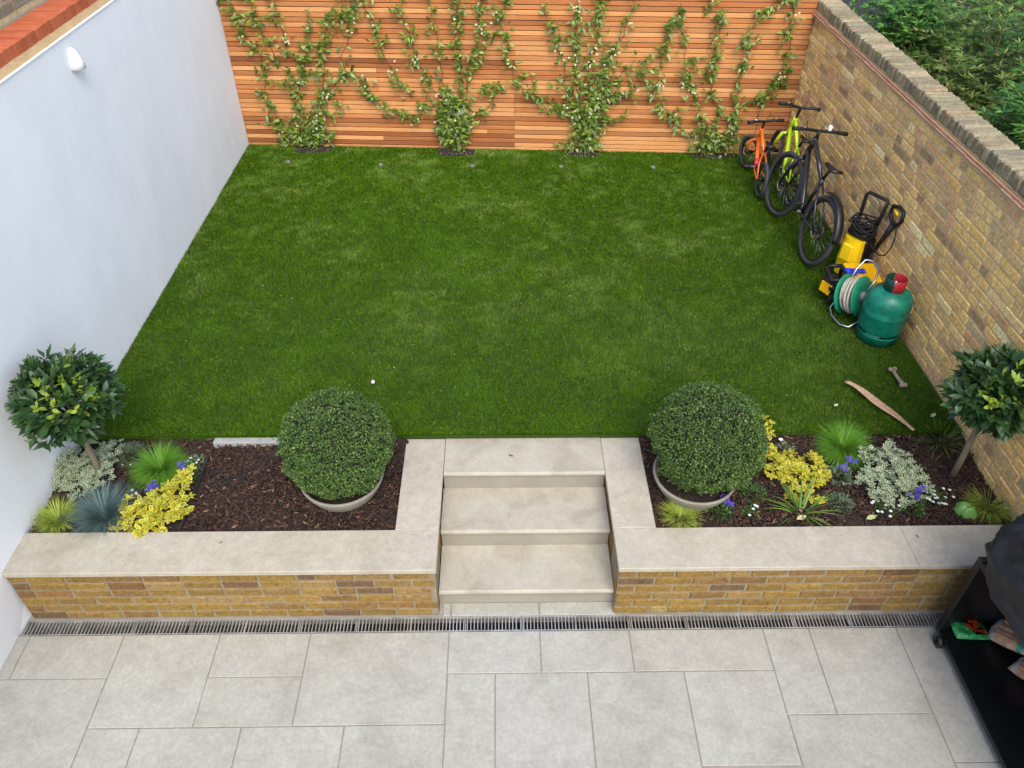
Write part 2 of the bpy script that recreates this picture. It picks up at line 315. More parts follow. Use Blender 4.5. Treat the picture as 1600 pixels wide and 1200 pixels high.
m_bagor = flat('orange_red_print', S(232, 84, 44), rough=0.35)
m_clear = pmat('cloudy_clear_plastic', [(0.3, S(120, 118, 116)), (0.52, S(168, 160, 152)), (0.75, S(206, 202, 198))], scale=12, detail=8, rough=0.25, bump=0.9, bscale=20, spec=0.6)
m_kind = pmat('bagged_firewood', [(0.25, S(112, 82, 62)), (0.5, S(170, 130, 102)), (0.75, S(206, 178, 150))], scale=9, detail=8, rough=0.3, bump=0.7, bscale=16, stretch=(1, 1, 1))
m_teal = flat('teal_print_band', S(18, 128, 108), rough=0.35)
m_pale = pmat('pale_ribbed_cream', [(0.3, S(206, 190, 160)), (0.7, S(230, 216, 188))], scale=30, rough=0.8)
m_conc = pmat('pale_concrete_edging', [(0.3, S(126, 127, 123)), (0.7, S(148, 149, 145))], scale=20, rough=0.9, bump=0.3)
m_deadleaf = flat('pale_green_leaf', S(168, 176, 120), rough=0.6)
m_shell = flat('cream_leaf_back', S(206, 194, 154), rough=0.6)
m_brownleaf = flat('brown_leaf', S(96, 62, 40), rough=0.7)

# ------------------------------------------------------------------ levels
ZP, ZC, ZS = -0.52, -0.054, -0.10        # patio, coping top, bed soil
W = 6.0
fy = lambda x: 8.642-0.0517*x            # fence plane
kx = 1.0162
px = lambda x: 2.864+(x-2.864)*kx        # patio plan coordinates
py = lambda y: y*kx

# ------------------------------------------------------------------ ground and structure
g = MB(); g.box(-30, 36, -30, 40, -0.9, -0.70); props(g.build('ground', m_nsoil), kind='structure')
g = MB(); g.box(6.23, 16, -2, 16, -0.69, 0.25); props(g.build('neighbour_ground', m_nsoil), kind='structure')
g = MB(); g.box(-9, -0.36, -2, 16, -0.69, 0.25); props(g.build('neighbour_yard', m_nsoil), kind='structure')
g = MB(); g.box(-0.2, 6.1, 8.75, 16, -0.69, 0.1); props(g.build('rear_ground', m_nsoil), kind='structure')
# patio
pat = MB(); pat.box(-0.05, 6.2, -1.2, 2.673, -0.68, ZP-0.006); pat.box(-0.05, 6.2, 2.779, 2.9, -0.68, ZP-0.006); pat.box(-0.05, 6.2, -1.2, 2.9, -0.695, -0.682); patio = props(pat.build('patio', m_grout), kind='structure')
slabs = [(0.0, .08, 2.355, 2.64), (.08, .63, 2.355, 2.64), (.63, 1.193, 2.066, 2.64), (1.193, 1.724, 2.355, 2.64), (1.724, 2.54, 2.068, 2.64),
 (2.54, 3.076, 2.362, 2.64), (3.076, 3.605, 2.362, 2.64), (3.605, 4.402, 2.365, 2.64), (4.402, 4.676, 2.10, 2.64), (4.676, 5.20, 2.10, 2.64),
 (5.20, 6.0, 1.834, 2.64), (0.0, .63, 1.53, 2.355), (.63, .912, 1.53, 2.066), (.912, 1.456, 1.80, 2.066), (1.19, 1.724, 2.066, 2.355), (1.456, 2.005, 1.53, 2.066),
 (2.005, 2.543, 1.80, 2.068), (2.543, 2.813, 1.53, 2.362), (2.813, 3.335, 1.53, 2.362), (3.335, 3.884, 1.80, 2.362), (3.884, 4.405, 1.83, 2.363),
 (4.405, 5.20, 1.56, 2.10), (.912, 1.456, 1.26, 1.80), (2.005, 2.543, 1.26, 1.80), (3.335, 4.405, 1.53, 1.80), (5.20, 6.0, 1.30, 1.834)]
# rows nearer the house (below the frame)
for r in range(4):
    x = 0.0
    y1 = 1.26-r*0.55
    while x < 5.95:
        wd = random.choice((0.54, 0.81, 0.54)); x2 = min(6.0, x+wd)
        if 6.0-x2 < 0.2: x2 = 6.0
        slabs.append((x, x2, y1-0.55, y1)); x = x2
j = 0.0026
for (x0, x1, y0, y1) in slabs:
    a0, a1, b0, b1 = px(x0)+j, px(x1)-j, py(y0)+j, py(y1)-j
    if b1 > py(2.63): b1 = 2.672
    s = MB(); s.box(a0, a1, b0, b1, ZP-0.03, ZP+random.uniform(-.0006, .0006), ch=0.0025); s.build('paving_slab', m_slab, patio)
for (x0, x1) in ((2.49, 2.536), (2.54, 3.080), (3.084, 3.55)):
    s = MB(); s.box(x0+.003, x1-.003, 2.782, 2.874, ZP-0.03, ZP, ch=0.0025); s.build('paving_slab', m_slab, patio)
# lawn base
g = MB(); g.box(0.0, 6.0, 3.862, 8.66, -0.69, -0.028); lawnbase = props(g.build('lawn', flat('turf_backing', S(40, 62, 16), rough=0.95)), kind='structure')
# beds
def soil(x0, x1, y0, y1):
    n, m = 40, 20; X, Y = np.meshgrid(np.linspace(x0, x1, n), np.linspace(y0, y1, m)); Z = ZS+0.008*rng.standard_normal(X.shape)+0.012*np.sin(X*7+1)*np.cos(Y*9)+0.045*np.clip((Y-3.62)/.22, 0, 1)
    V = np.stack([X, Y, Z], -1).reshape(-1, 3); F = [(i*n+k, i*n+k+1, (i+1)*n+k+1, (i+1)*n+k) for i in range(m-1) for k in range(n-1)]
    me = npmesh('planting_bed', V, np.array(F), m_soil, smooth=True); return props(link('planting_bed', me), kind='structure')
soil(-0.02, 2.23, 3.05, 3.866); soil(3.77, 6.02, 3.05, 3.866)

# ---------------- rendered wall on the left
wl = thing('rendered_wall', 'tall smooth white rendered garden wall with red brick capping along the left side', 'wall', (0, 0, 0))
g = MB()
zs = [-0.69, ZP, -0.05, 1.0, 2.08]; ys = [-1.5, 1.0, 2.7, 3.2, 4.5, 6.0, 7.5, 8.78]
def wx(y, z): return (-0.04 if z < -0.3 and y < 3.0 else 0.0)
vs = [(wx(y, z), y, z) for z in zs for y in ys] + [(-0.34, y, z) for z in zs for y in ys]; n = len(ys); m = len(zs); fs = []
for i in range(m-1):
    for k in range(n-1):
        fs.append((i*n+k, i*n+k+1, (i+1)*n+k+1, (i+1)*n+k)); q = m*n; fs.append((q+i*n+k, q+(i+1)*n+k, q+(i+1)*n+k+1, q+i*n+k+1))
for k in range(n-1):
    t = (m-1)*n; fs.append((t+k, t+k+1, m*n+t+k+1, m*n+t+k))
for i in range(m-1):
    fs.append((i*n, (i+1)*n, m*n+(i+1)*n, m*n+i*n)); e = n-1; fs.append((i*n+e, m*n+i*n+e, m*n+(i+1)*n+e, (i+1)*n+e))
g.add(vs, fs); g.build('render_face', m_render, wl)
g = MB(); g.box(-0.006, 0.006, -1.5, 8.70, 2.074, 2.086, ch=0.002); g.build('edge_bead', m_bead, wl)
g = MB(); g.add([(-0.006, -1.5, 2.083), (-0.006, 8.7, 2.083), (-0.06, 8.7, 2.118), (-0.06, -1.5, 2.118), (-0.3, -1.5, 2.118), (-0.3, 8.7, 2.118), (-0.3, 8.7, 2.07), (-0.3, -1.5, 2.07)],
   [(0, 1, 2, 3), (3, 2, 5, 4), (4, 5, 6, 7)]); g.build('mortar_fillet', m_fillet, wl)
capv = []
for i in range(4):
    b = MB(); b.box(-0.265, -0.052, -0.0345, 0.0345, 2.1, 2.184, ch=0.003, jit=0.0012); capv.append(b.mesh('cap_brick', m_redbrick))
y = 3.6; i = 0
while y < 8.6:
    link('capping_brick', capv[i % 4], wl, (random.uniform(-.0015, .0015), y, random.uniform(-.001, .001)), (0, 0, random.uniform(-.005, .005))); y += 0.0735; i += 1
g = MB(); g.box(-0.25, -0.065, 3.56, 8.62, 2.10, 2.172); g.build('cap_mortar', flat('red_cap_mortar', S(150, 84, 60), rough=0.95), wl)
# wall lamp
lt = thing('wall_light', 'white half-cone downlight fixed near the top of the white wall', 'wall light', (0.0, 5.47, 1.875))
g = MB(); prof = [(0.002, 0.132), (0.016, 0.130), (0.028, 0.118), (0.038, 0.095), (0.050, 0.05), (0.060, 0.0), (0.056, 0.0), (0.046, 0.05), (0.034, 0.095), (0.012, 0.125)]
g.lathe(prof, 20, M=Matrix.Translation((0.004, 0, 0)) @ Matrix.Scale(1.15, 4, (1, 0, 0)), a0=-math.pi/2-0.05, a1=math.pi/2+0.05); g.build('shade', m_lamp, lt)
g = MB(); g.box(0.001, 0.008, -0.03, 0.03, 0.02, 0.12, ch=0.003); g.build('back_plate', m_lamp, lt)
g = MB(); g.lathe([(0.0, 0.06), (0.014, 0.06), (0.014, 0.02), (0.0, 0.015)], 14, M=Matrix.Translation((0.022, 0, 0))); g.build('lens', flat('lamp_lens', S(190, 190, 186), rough=0.2), lt)

# ---------------- brick walls
def brick_mesh(L, H, D=0.06, jit=0.0028, ch=0.007, mat=m_stock):
    """brick: face towards -Y (local), centred in x and z"""
    o = [(-L/2, 0, -H/2), (L/2, 0, -H/2), (L/2, 0, H/2), (-L/2, 0, H/2)]
    vs = []
    for p in o: vs.append((p[0]*0.97, D, p[2]*0.95))
    for p in o: vs.append((p[0]+random.uniform(-jit, jit), ch, p[2]+random.uniform(-jit, jit)*.7))
    for p in o: vs.append((p[0]-math.copysign(ch, p[0])+random.uniform(-jit, jit), random.uniform(-.003, .002), p[2]-math.copysign(ch*.8, p[2])+random.uniform(-jit, jit)*.6))
    fs = [(8, 9, 10, 11)]
    for a in range(4):
        b = (a+1) % 4; fs += [(4+a, 4+b, 8+b, 8+a), (a, b, 4+b, 4+a)]
    return vs, fs
def brickwork(parent, specs, mat, H, limit, facing, seen, name='brick'):
    """specs: (u, z, L); facing(u, z) -> world matrix; nearest 'limit' seen bricks are objects, the rest one mesh"""
    cache = {}
    order = sorted(specs, key=lambda s: (not seen(s), (Vector(facing(s[0], s[1]).translation)-CAM).length))
    rest = MB()
    for k, (u, z, L) in enumerate(order):
        Mx = facing(u, z) @ Matrix.Translation((0, random.uniform(-.004, .003), 0)) @ Matrix.Rotation(random.uniform(-.008, .008), 4, 'Y')
        if k < limit and seen((u, z, L)):
            key = (round(L, 2), random.randrange(5))
            if key not in cache:
                vs, fs = brick_mesh(key[0], H, mat=mat); b = MB(); b.add(vs, fs); cache[key] = b.mesh(name, mat)
            o = link(name, cache[key], parent); o.matrix_local = Mx @ Matrix.Scale(L/key[0], 4, (1, 0, 0))
        else:
            vs, fs = brick_mesh(L, H, mat=mat); rest.add([Mx @ Vector(p) for p in vs], fs)
    if rest.v: props(rest.build('brickwork', mat, parent), kind='stuff')
# right wall (face at X = 6, facing -X)
wr = thing('brick_wall', 'tall weathered yellow stock brick garden wall with tiled coping along the right side', 'wall', (0, 0, 0))
g = MB(); g.box(6.007, 6.21, -1.5, 9.3, -0.69, 1.44); g.build('mortar', m_mortar2, wr)
CH = 0.0718; specs = []
for c in range(28):
    z = -0.53+CH*(c+.5)
    if z > 1.43: break
    u = -1.4-(0.1 if c % 2 else 0)
    while u < 9.2:
        L = 0.212 if random.random() < 0.62 else 0.1
        L *= random.uniform(.95, 1.06)
        specs.append((u+L/2, z, L)); u += L+0.010
fr = lambda u, z: Matrix.Translation((6.002, u, z)) @ Matrix.Rotation(R(-90), 4, 'Z')
# local -Y (face) must point to -X : rotate by -90 about Z sends -Y to -X
brickwork(wr, specs, m_stock, CH-0.012, 300, fr, lambda s: 2.95 < s[0] < 8.3 and s[1] > -0.1)
for layer, (xa, zz) in enumerate(((5.975, 1.441), (5.985, 1.458))):
    y = -1.4+layer*0.12; k = 0
    tv = []
    for i in range(3):
        b = MB(); b.box(0, 0.24, -0.118, 0.118, 0, 0.0145, ch=0.003, jit=0.0018); tv.append(b.mesh('creasing_tile', m_cream))
    while y < 9.2:
        link('creasing_tile', tv[k % 3], wr, (xa+random.uniform(-.003, .003), y, zz), (0, 0, random.uniform(-.01, .01))); y += 0.241; k += 1
cv = []
for i in range(8):
    b = MB(); b.box(0, 0.212, -0.0295, 0.0295, 0, 0.1, ch=0.011, jit=0.006); cv.append(b.mesh('coping_brick', m_copebrick))
y = 2.2; k = 0
while y < 9.25:
    link('coping_brick', cv[random.randrange(8)], wr, (6.008+random.uniform(-.006, .006), y, 1.476+random.uniform(-.004, .004)), (0, random.uniform(-.02, .02), random.uniform(-.03, .03))); y += random.uniform(0.068, 0.074); k += 1
g = MB(); g.box(6.02, 6.21, -1.4, 9.3, 1.473, 1.562); g.build('coping_mortar', m_copebrick, wr)
g = MB(); g.box(6.0, 6.03, -1.4, 9.2, 1.472, 1.482); g.build('mortar_fillet', m_fillet, wr)
# old wall behind left capping
wo = thing('old_brick_wall', 'old grey brick wall rising behind the red capping at top left', 'wall', (0, 0, 0))
g = MB(); g.box(-0.62, -0.332, 2.0, 9.0, -0.69, 3.4); g.build('mortar', m_mortar2, wo)
specs = []
for c in range(16):
    z = 2.20+0.075*(c+.5); u = 2.05+(0.11 if c % 2 else 0)
    while u < 8.8: specs.append((u+.1, z, 0.21)); u += 0.222
fo = lambda u, z: Matrix.Translation((-0.325, u, z)) @ Matrix.Rotation(R(90), 4, 'Z')
brickwork(wo, specs, m_greybrick, 0.064, 300, fo, lambda s: 3.9 < s[0] < 6.9 and s[1] < 2.9)
g = MB(); g.box(-0.33, -0.262, 2.0, 8.7, 2.02, 2.165, ch=0.004); g.build('mortar_fillet', flat('grey_flashing', S(120, 116, 106), rough=0.9), wo)

# ---------------- low front walls with pale coping
def front_wall(x0, x1, label, side):
    t = thing('retaining_wall', label, 'low wall', (0, 0, 0), group='low walls either side of the steps')
    hb = ZC-0.036; H = (hb-ZP)/6
    g = MB(); g.box(x0+0.002, x1-0.002, 2.7925, 3.06, -0.69, hb)
    sx0, sx1 = (x1-0.235, x1-0.014) if side > 0 else (x0+0.014, x0+0.235)
    g.box(min(sx0, sx1)+0.002, max(sx0, sx1)-0.002, 3.062, 3.855, -0.69, hb); g.build('mortar', m_mortar, t)
    specs = []
    for c in range(6):
        z = ZP+H*(c+.5); u = x0-(0.11 if c % 2 else 0.0)
        while u < x1-0.02:
            L = 0.212 if random.random() < .93 else 0.1
            a, b = max(u, x0+.003), min(u+L, x1-.003)
            if b-a > 0.04: specs.append(((a+b)/2, z, b-a))
            u += L+0.010
    ff = lambda u, z: Matrix.Translation((u, 2.788, z))
    brickwork(t, specs, m_yellow, H-0.0115, 300, ff, lambda s: True)
    # return face towards the steps
    specs = []
    for c in range(6):
        z = ZP+H*(c+.5); u = 2.80+(0.11 if c % 2 else 0.0)
        if c % 2: specs.append((2.852, z, 0.1))
        while u < 3.5: specs.append((u+.106+0.002, z, 0.212)); u += 0.222
    xs = x1-0.004 if side > 0 else x0+0.004
    fs_ = (lambda u, z: Matrix.Translation((xs, u, z)) @ Matrix.Rotation(R(90), 4, 'Z')) if side > 0 else (lambda u, z: Matrix.Translation((xs, u, z)) @ Matrix.Rotation(R(-90), 4, 'Z'))
    brickwork(t, specs, m_yellow, H-0.0115, 60, fs_, lambda s: True)
    return t, hb
tl, hb = front_wall(0.0, 2.468, 'low yellow brick retaining wall with pale coping left of the steps', 1)
tr, hb = front_wall(3.536, 6.0, 'low yellow brick retaining wall with pale coping right of the steps', -1)
def cope(t, x0, x1, y0, y1):
    s = MB(); s.box(x0+.0006, x1-.0006, y0+.0006, y1-.0006, hb+0.001, ZC, ch=0.0028); s.build('coping_slab', m_coping, t)
cope(tl, -0.02, 2.477, 2.775, 3.075); cope(tl, 2.212, 2.477, 3.075, 3.858)
cope(tr, 3.528, 5.27, 2.775, 3.075); cope(tr, 5.27, 6.0, 2.775, 3.075); cope(tr, 3.528, 3.789, 3.075, 3.858)
# ---------------- steps
st = thing('garden_steps', 'three pale limestone steps up from the patio to the lawn', 'steps', (0, 0, 0))
Z2, Z3 = -0.209, -0.365
def tread(y0, y1, z, x0=2.472, x1=3.534):
    # bullnosed front edge
    pr = [(y1, z), (y0+0.012, z), (y0+0.004, z-0.004), (y0, z-0.014), (y0, z-0.022), (y0+0.004, z-0.031), (y0+0.012, z-0.034), (y1, z-0.034)]
    s = MB(); n = len(pr); s.add([(x0, *p) for p in pr]+[(x1, *p) for p in pr], [(i, i+n, (i+1) % n+n, (i+1) % n) for i in range(n)]+[tuple(range(n))[::-1][::-1], tuple(range(n, 2*n))[::-1]])
    s.build('tread', m_tread, st)
def riser(y, z0, z1, x0=2.474, x1=3.532):
    s = MB(); s.box(x0, x1, y, y+0.03, z0, z1); s.build('riser', m_riser, st)
tread(3.532, 3.858, ZC, 2.480, 3.526); riser(3.549, Z2-0.01, ZC-0.035, 2.478, 3.529)
tread(3.181, 3.548, Z2); riser(3.199, Z3-0.01, Z2-0.035)
tread(2.845, 3.198, Z3); riser(2.876, -0.69, Z3-0.035, 2.464, 3.542)
s = MB(); s.box(2.49, 3.52, 3.575, 3.855, -0.69, ZC-0.036); s.build('step_core', m_mortar, st)

# ---------------- drain channel
dr = thing('drain_channel', 'slotted stainless steel drain channel across the patio below the wall', 'drain', (0, 0, 0))
s = MB(); s.box(-0.02, 6.0, 2.674, 2.778, -0.68, ZP-0.07); s.build('trough', m_dark, dr)
b = MB(); b.box(0.002, 0.998, 2.676, 2.682, ZP-0.02, ZP-0.001); b.box(0.002, 0.998, 2.770, 2.776, ZP-0.02, ZP-0.001)
for x in (0.002, 0.326, 0.66, 0.994): b.box(x, x+0.004, 2.682, 2.770, ZP-0.02, ZP-0.002)
nb = 46
for i in range(nb):
    x = 0.012+i*(0.976/nb); b.box(x, x+0.0055, 2.682, 2.770, ZP-0.02, ZP-0.002)
gm = b.mesh('grate', m_steel)
for i in range(6): link('grate', gm, dr, (-0.03+i, 0, random.uniform(-.001, .001)))

# ---------------- cedar fence
fe = thing('slatted_fence', 'orange cedar fence of narrow horizontal slats across the back of the lawn', 'fence', (0, 8.642, 0), (0, 0, math.atan(-0.0517)))
s = MB(); s.box(0, 6.02, 0.03, 0.05, 0, 2.1); s.build('backing_board', m_cedarback, fe)
for x in np.arange(0.05, 6.0, 0.59):
    s = MB(); s.box(x, x+0.045, 0.0185, 0.0295, 0, 2.1); s.build('batten', m_cedarback, fe)
slv = {}
PIT = 0.0497; joints = [2.0, 3.32, 4.3]
for r in range(43):
    z = -0.040+r*PIT
    k = (r//random.choice((1, 2, 3))) % 3
    cuts = {0: [3.02+random.choice((0, .0, .02))], 1: [1.55, 3.64], 2: [2.72, 5.0], }[random.choice((0, 0, 1, 2))]
    xs = [0.004]+cuts+[6.008]
    for a, b_ in zip(xs[:-1], xs[1:]):
        s = MB(); s.box(a+.001, b_-.001, random.uniform(-.003, .002), 0.018, z, z+0.0425+random.uniform(-.0012, .0008), ch=0.002); s.build('slat', m_cedar, fe)

# ================================================================== lawn pile
def vnoise(x, y, s, seed):
    r = np.random.default_rng(seed); G = r.random((64, 64)); u = x*s; v = y*s; i = np.floor(u).astype(int); j = np.floor(v).astype(int); fu = u-i; fv = v-j
    fu = fu*fu*(3-2*fu); fv = fv*fv*(3-2*fv); g = lambda a, b: G[a % 64, b % 64]
    return g(i, j)*(1-fu)*(1-fv)+g(i+1, j)*fu*(1-fv)+g(i, j+1)*(1-fu)*fv+g(i+1, j+1)*fu*fv
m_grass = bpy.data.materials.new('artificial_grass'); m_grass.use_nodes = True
def grass_mat(m):
    t = m.node_tree; N = t.nodes; L = t.links; b = N['Principled BSDF']
    geo = N.new('ShaderNodeNewGeometry')
    at = N.new('ShaderNodeAttribute'); at.attribute_name = 'pile_sheen'
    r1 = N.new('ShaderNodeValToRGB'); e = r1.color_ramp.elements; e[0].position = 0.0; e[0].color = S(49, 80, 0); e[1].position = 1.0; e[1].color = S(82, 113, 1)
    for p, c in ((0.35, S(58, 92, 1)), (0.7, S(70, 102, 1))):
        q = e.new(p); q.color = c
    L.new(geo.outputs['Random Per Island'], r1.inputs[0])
    mx = N.new('ShaderNodeMix'); mx.data_type = 'RGBA'; L.new(at.outputs['Fac'], mx.inputs[0]); L.new(r1.outputs[0], mx.inputs[6]); mx.inputs[7].default_value = S(136, 158, 78)  # paler green mixed in where the brushed blades' light sheen is painted
    L.new(mx.outputs[2], b.inputs['Base Color']); b.inputs['Roughness'].default_value = 0.55; b.inputs['Specular IOR Level'].default_value = 0.12
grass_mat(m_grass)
holes = [(0.76, 8.50, 0.21, 0.09), (2.36, 8.40, 0.21, 0.08), (3.78, 8.36, 0.18, 0.06), (5.22, 8.30, 0.24, 0.05)]
def lawn():
    n = 760000
    x = rng.uniform(0.004, 5.99, n); y0 = 3.858; y = y0+(8.66-y0)*rng.random(n)**1.12
    k2 = 16000; y[:k2] = 3.858+np.abs(rng.normal(0, .004, k2))
    keep = y < fy(x)-0.003
    for (hx, hy, a, b) in holes: keep &= ~((np.abs(x-hx) < a) & (np.abs(y-hy-0.02) < b+0.03) & (((x-hx)/a)**4+((y-hy-.02)/(b+.03))**4 < 1))
    k2 = int(keep[:k2].sum()); x = x[keep]; y = y[keep]; n = len(x)
    f = vnoise(x, y, 1.7, 3)*.5+vnoise(x+7, y, 4.1, 4)*.3+vnoise(x, y+3, 10.3, 5)*.2
    az = 2*math.pi*(vnoise(x, y, 2.6, 8)*.6+vnoise(x, y, 7.7, 9)*.8)+rng.normal(0, 1.6, n)
    az[:k2] = -math.pi/2+rng.normal(0, .5, k2)
    lean = np.clip(0.55+0.28*(f-0.4)+rng.normal(0, .3, n), 0, 1.35)
    lean[:k2] = rng.uniform(.6, 1.5, k2)
    L = rng.uniform(0.018, 0.028, n)*(0.97+0.06*f); wd = rng.uniform(0.0022, 0.0038, n)*(1+np.clip((y-5)/4, 0, 1)*.7)
    h = np.stack([np.cos(az), np.sin(az), 0*az], 1); tw = az+math.pi/2+rng.normal(0, .6, n); sd = np.stack([np.cos(tw), np.sin(tw), 0*tw], 1)
    B = np.stack([x, y, np.full(n, -0.028)], 1); up = np.array([0, 0, 1.])
    mid = B+(h*np.sin(lean*.5)[:, None]+up*np.cos(lean*.5)[:, None])*(L*.5)[:, None]
    tip = mid+(h*np.sin(lean*1.3)[:, None]+up*np.cos(lean*1.3)[:, None])*(L*.5)[:, None]
    V = np.stack([B-sd*wd[:, None]*.5, B+sd*wd[:, None]*.5, mid+sd*wd[:, None]*.45, mid-sd*wd[:, None]*.45, tip], 1).reshape(-1, 3)
    F = np.array([[0, 1, 2], [0, 2, 3], [3, 2, 4]]); F = (F[None]+5*np.arange(n)[:, None, None]).reshape(-1, 3)
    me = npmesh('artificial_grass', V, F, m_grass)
    pile_sheen = np.clip((vnoise(x+1, y+2, 1.3, 21)*.34+vnoise(x, y, 3.9, 22)*.28+vnoise(x, y, 13.1, 23)*.38-0.47)*2.6, 0, 1)*(0.25+0.75*np.clip((y-4.2)/3.2, 0, 1))  # noise patches, stronger towards the fence: light sheen on the turf painted as colour
    pile_sheen = np.clip(pile_sheen*.85*(rng.random(n) < .62)+(rng.random(n) < .02)*.6, 0, 1)
    at = me.attributes.new('pile_sheen', 'FLOAT', 'POINT'); at.data.foreach_set('value', np.repeat(pile_sheen, 5).astype(np.float32))
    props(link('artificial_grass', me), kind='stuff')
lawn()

# planting holes at the foot of the fence
for (hx, hy, a, b) in holes:
    s = MB(); n = 26
    ring = [(hx+a*math.copysign(abs(math.cos(t))**.6, math.cos(t)), min(hy+.02+(b+.02)*math.copysign(abs(math.sin(t))**.6, math.sin(t)), fy(hx)-.003), -0.018+random.uniform(-.004, .004)) for t in np.linspace(0, 2*math.pi, n, endpoint=False)]
    s.add([(hx, hy+.02, -0.008)]+ring, [(0, i+1, (i+1) % n+1) for i in range(n)], True)
    props(s.build('planting_hole', m_soil), kind='structure')

# fallen petals and specks on the lawn and holes
n = 420; x = rng.uniform(.1, 5.9, n); y = 3.95+(8.5-3.95)*rng.random(n)**.8
k = 260; hsel = rng.integers(0, 4, k); H_ = np.array(holes)
x[:k] = H_[hsel, 0]+rng.normal(0, .2, k); y[:k] = np.minimum(H_[hsel, 1]-.03+rng.normal(0, .06, k), fy(x[:k])-.01)
pos = np.stack([x, y, np.full(n, 0.0)+rng.uniform(-.012, .002, n)], 1); az = rng.uniform(0, 6.28, n)
V, F = leaves(pos, np.stack([np.cos(az), np.sin(az), rng.uniform(-.2, .3, n)], 1), np.tile([0, 0, 1.], (n, 1)), rng.uniform(.005, .014, n), rng.uniform(.003, .008, n))
props(link('fallen_petals', npmesh('fallen_petals', V, F, m_jasfl)), kind='stuff')

# ================================================================== bark mulch
def mulch():
    n = 21000; x = np.concatenate([rng.uniform(0.0, 2.2, n//2), rng.uniform(3.8, 5.99, n-n//2)]); y = rng.uniform(3.085, 3.85, n)
    # sparse on the planted, left half of the left bed
    keep = ~((x < 0.9) & (rng.random(n) < .72)); x = x[keep]; y = y[keep]; n = len(x)
    L = rng.gamma(2.5, .0105, n)+.008; wd = rng.uniform(.003, .0085, n)*(1+.8*(rng.random(n) < .15)); th = rng.uniform(.002, .005, n)
    az = rng.uniform(0, 2*math.pi, n); el = rng.normal(0, .28, n); d = np.stack([np.cos(az)*np.cos(el), np.sin(az)*np.cos(el), np.sin(el)], 1)
    s = unit(np.cross(d, [0, 0, 1.])+rng.normal(0, .25, (n, 3))); nn = np.cross(s, d)
    c = np.stack([x, y, ZS+rng.uniform(.0, .028, n)+0.045*np.clip((y-3.62)/.22, 0, 1)], 1)
    V = np.stack([c+d*L[:, None]*a*.5*(1 if b > 0 or e > 0 else .85)+s*wd[:, None]*b*.5+nn*th[:, None]*e*.5 for a in (-1, 1) for b in (-1, 1) for e in (-1, 1)], 1).reshape(-1, 3)
    F = np.array([(0, 1, 3, 2), (4, 6, 7, 5), (0, 4, 5, 1), (2, 3, 7, 6), (1, 5, 7, 3)]); F = (F[None]+8*np.arange(n)[:, None, None]).reshape(-1, 4)
    # keep off the coping
    props(link('bark_mulch', npmesh('bark_mulch', V, F, m_bark)), kind='stuff')
mulch()

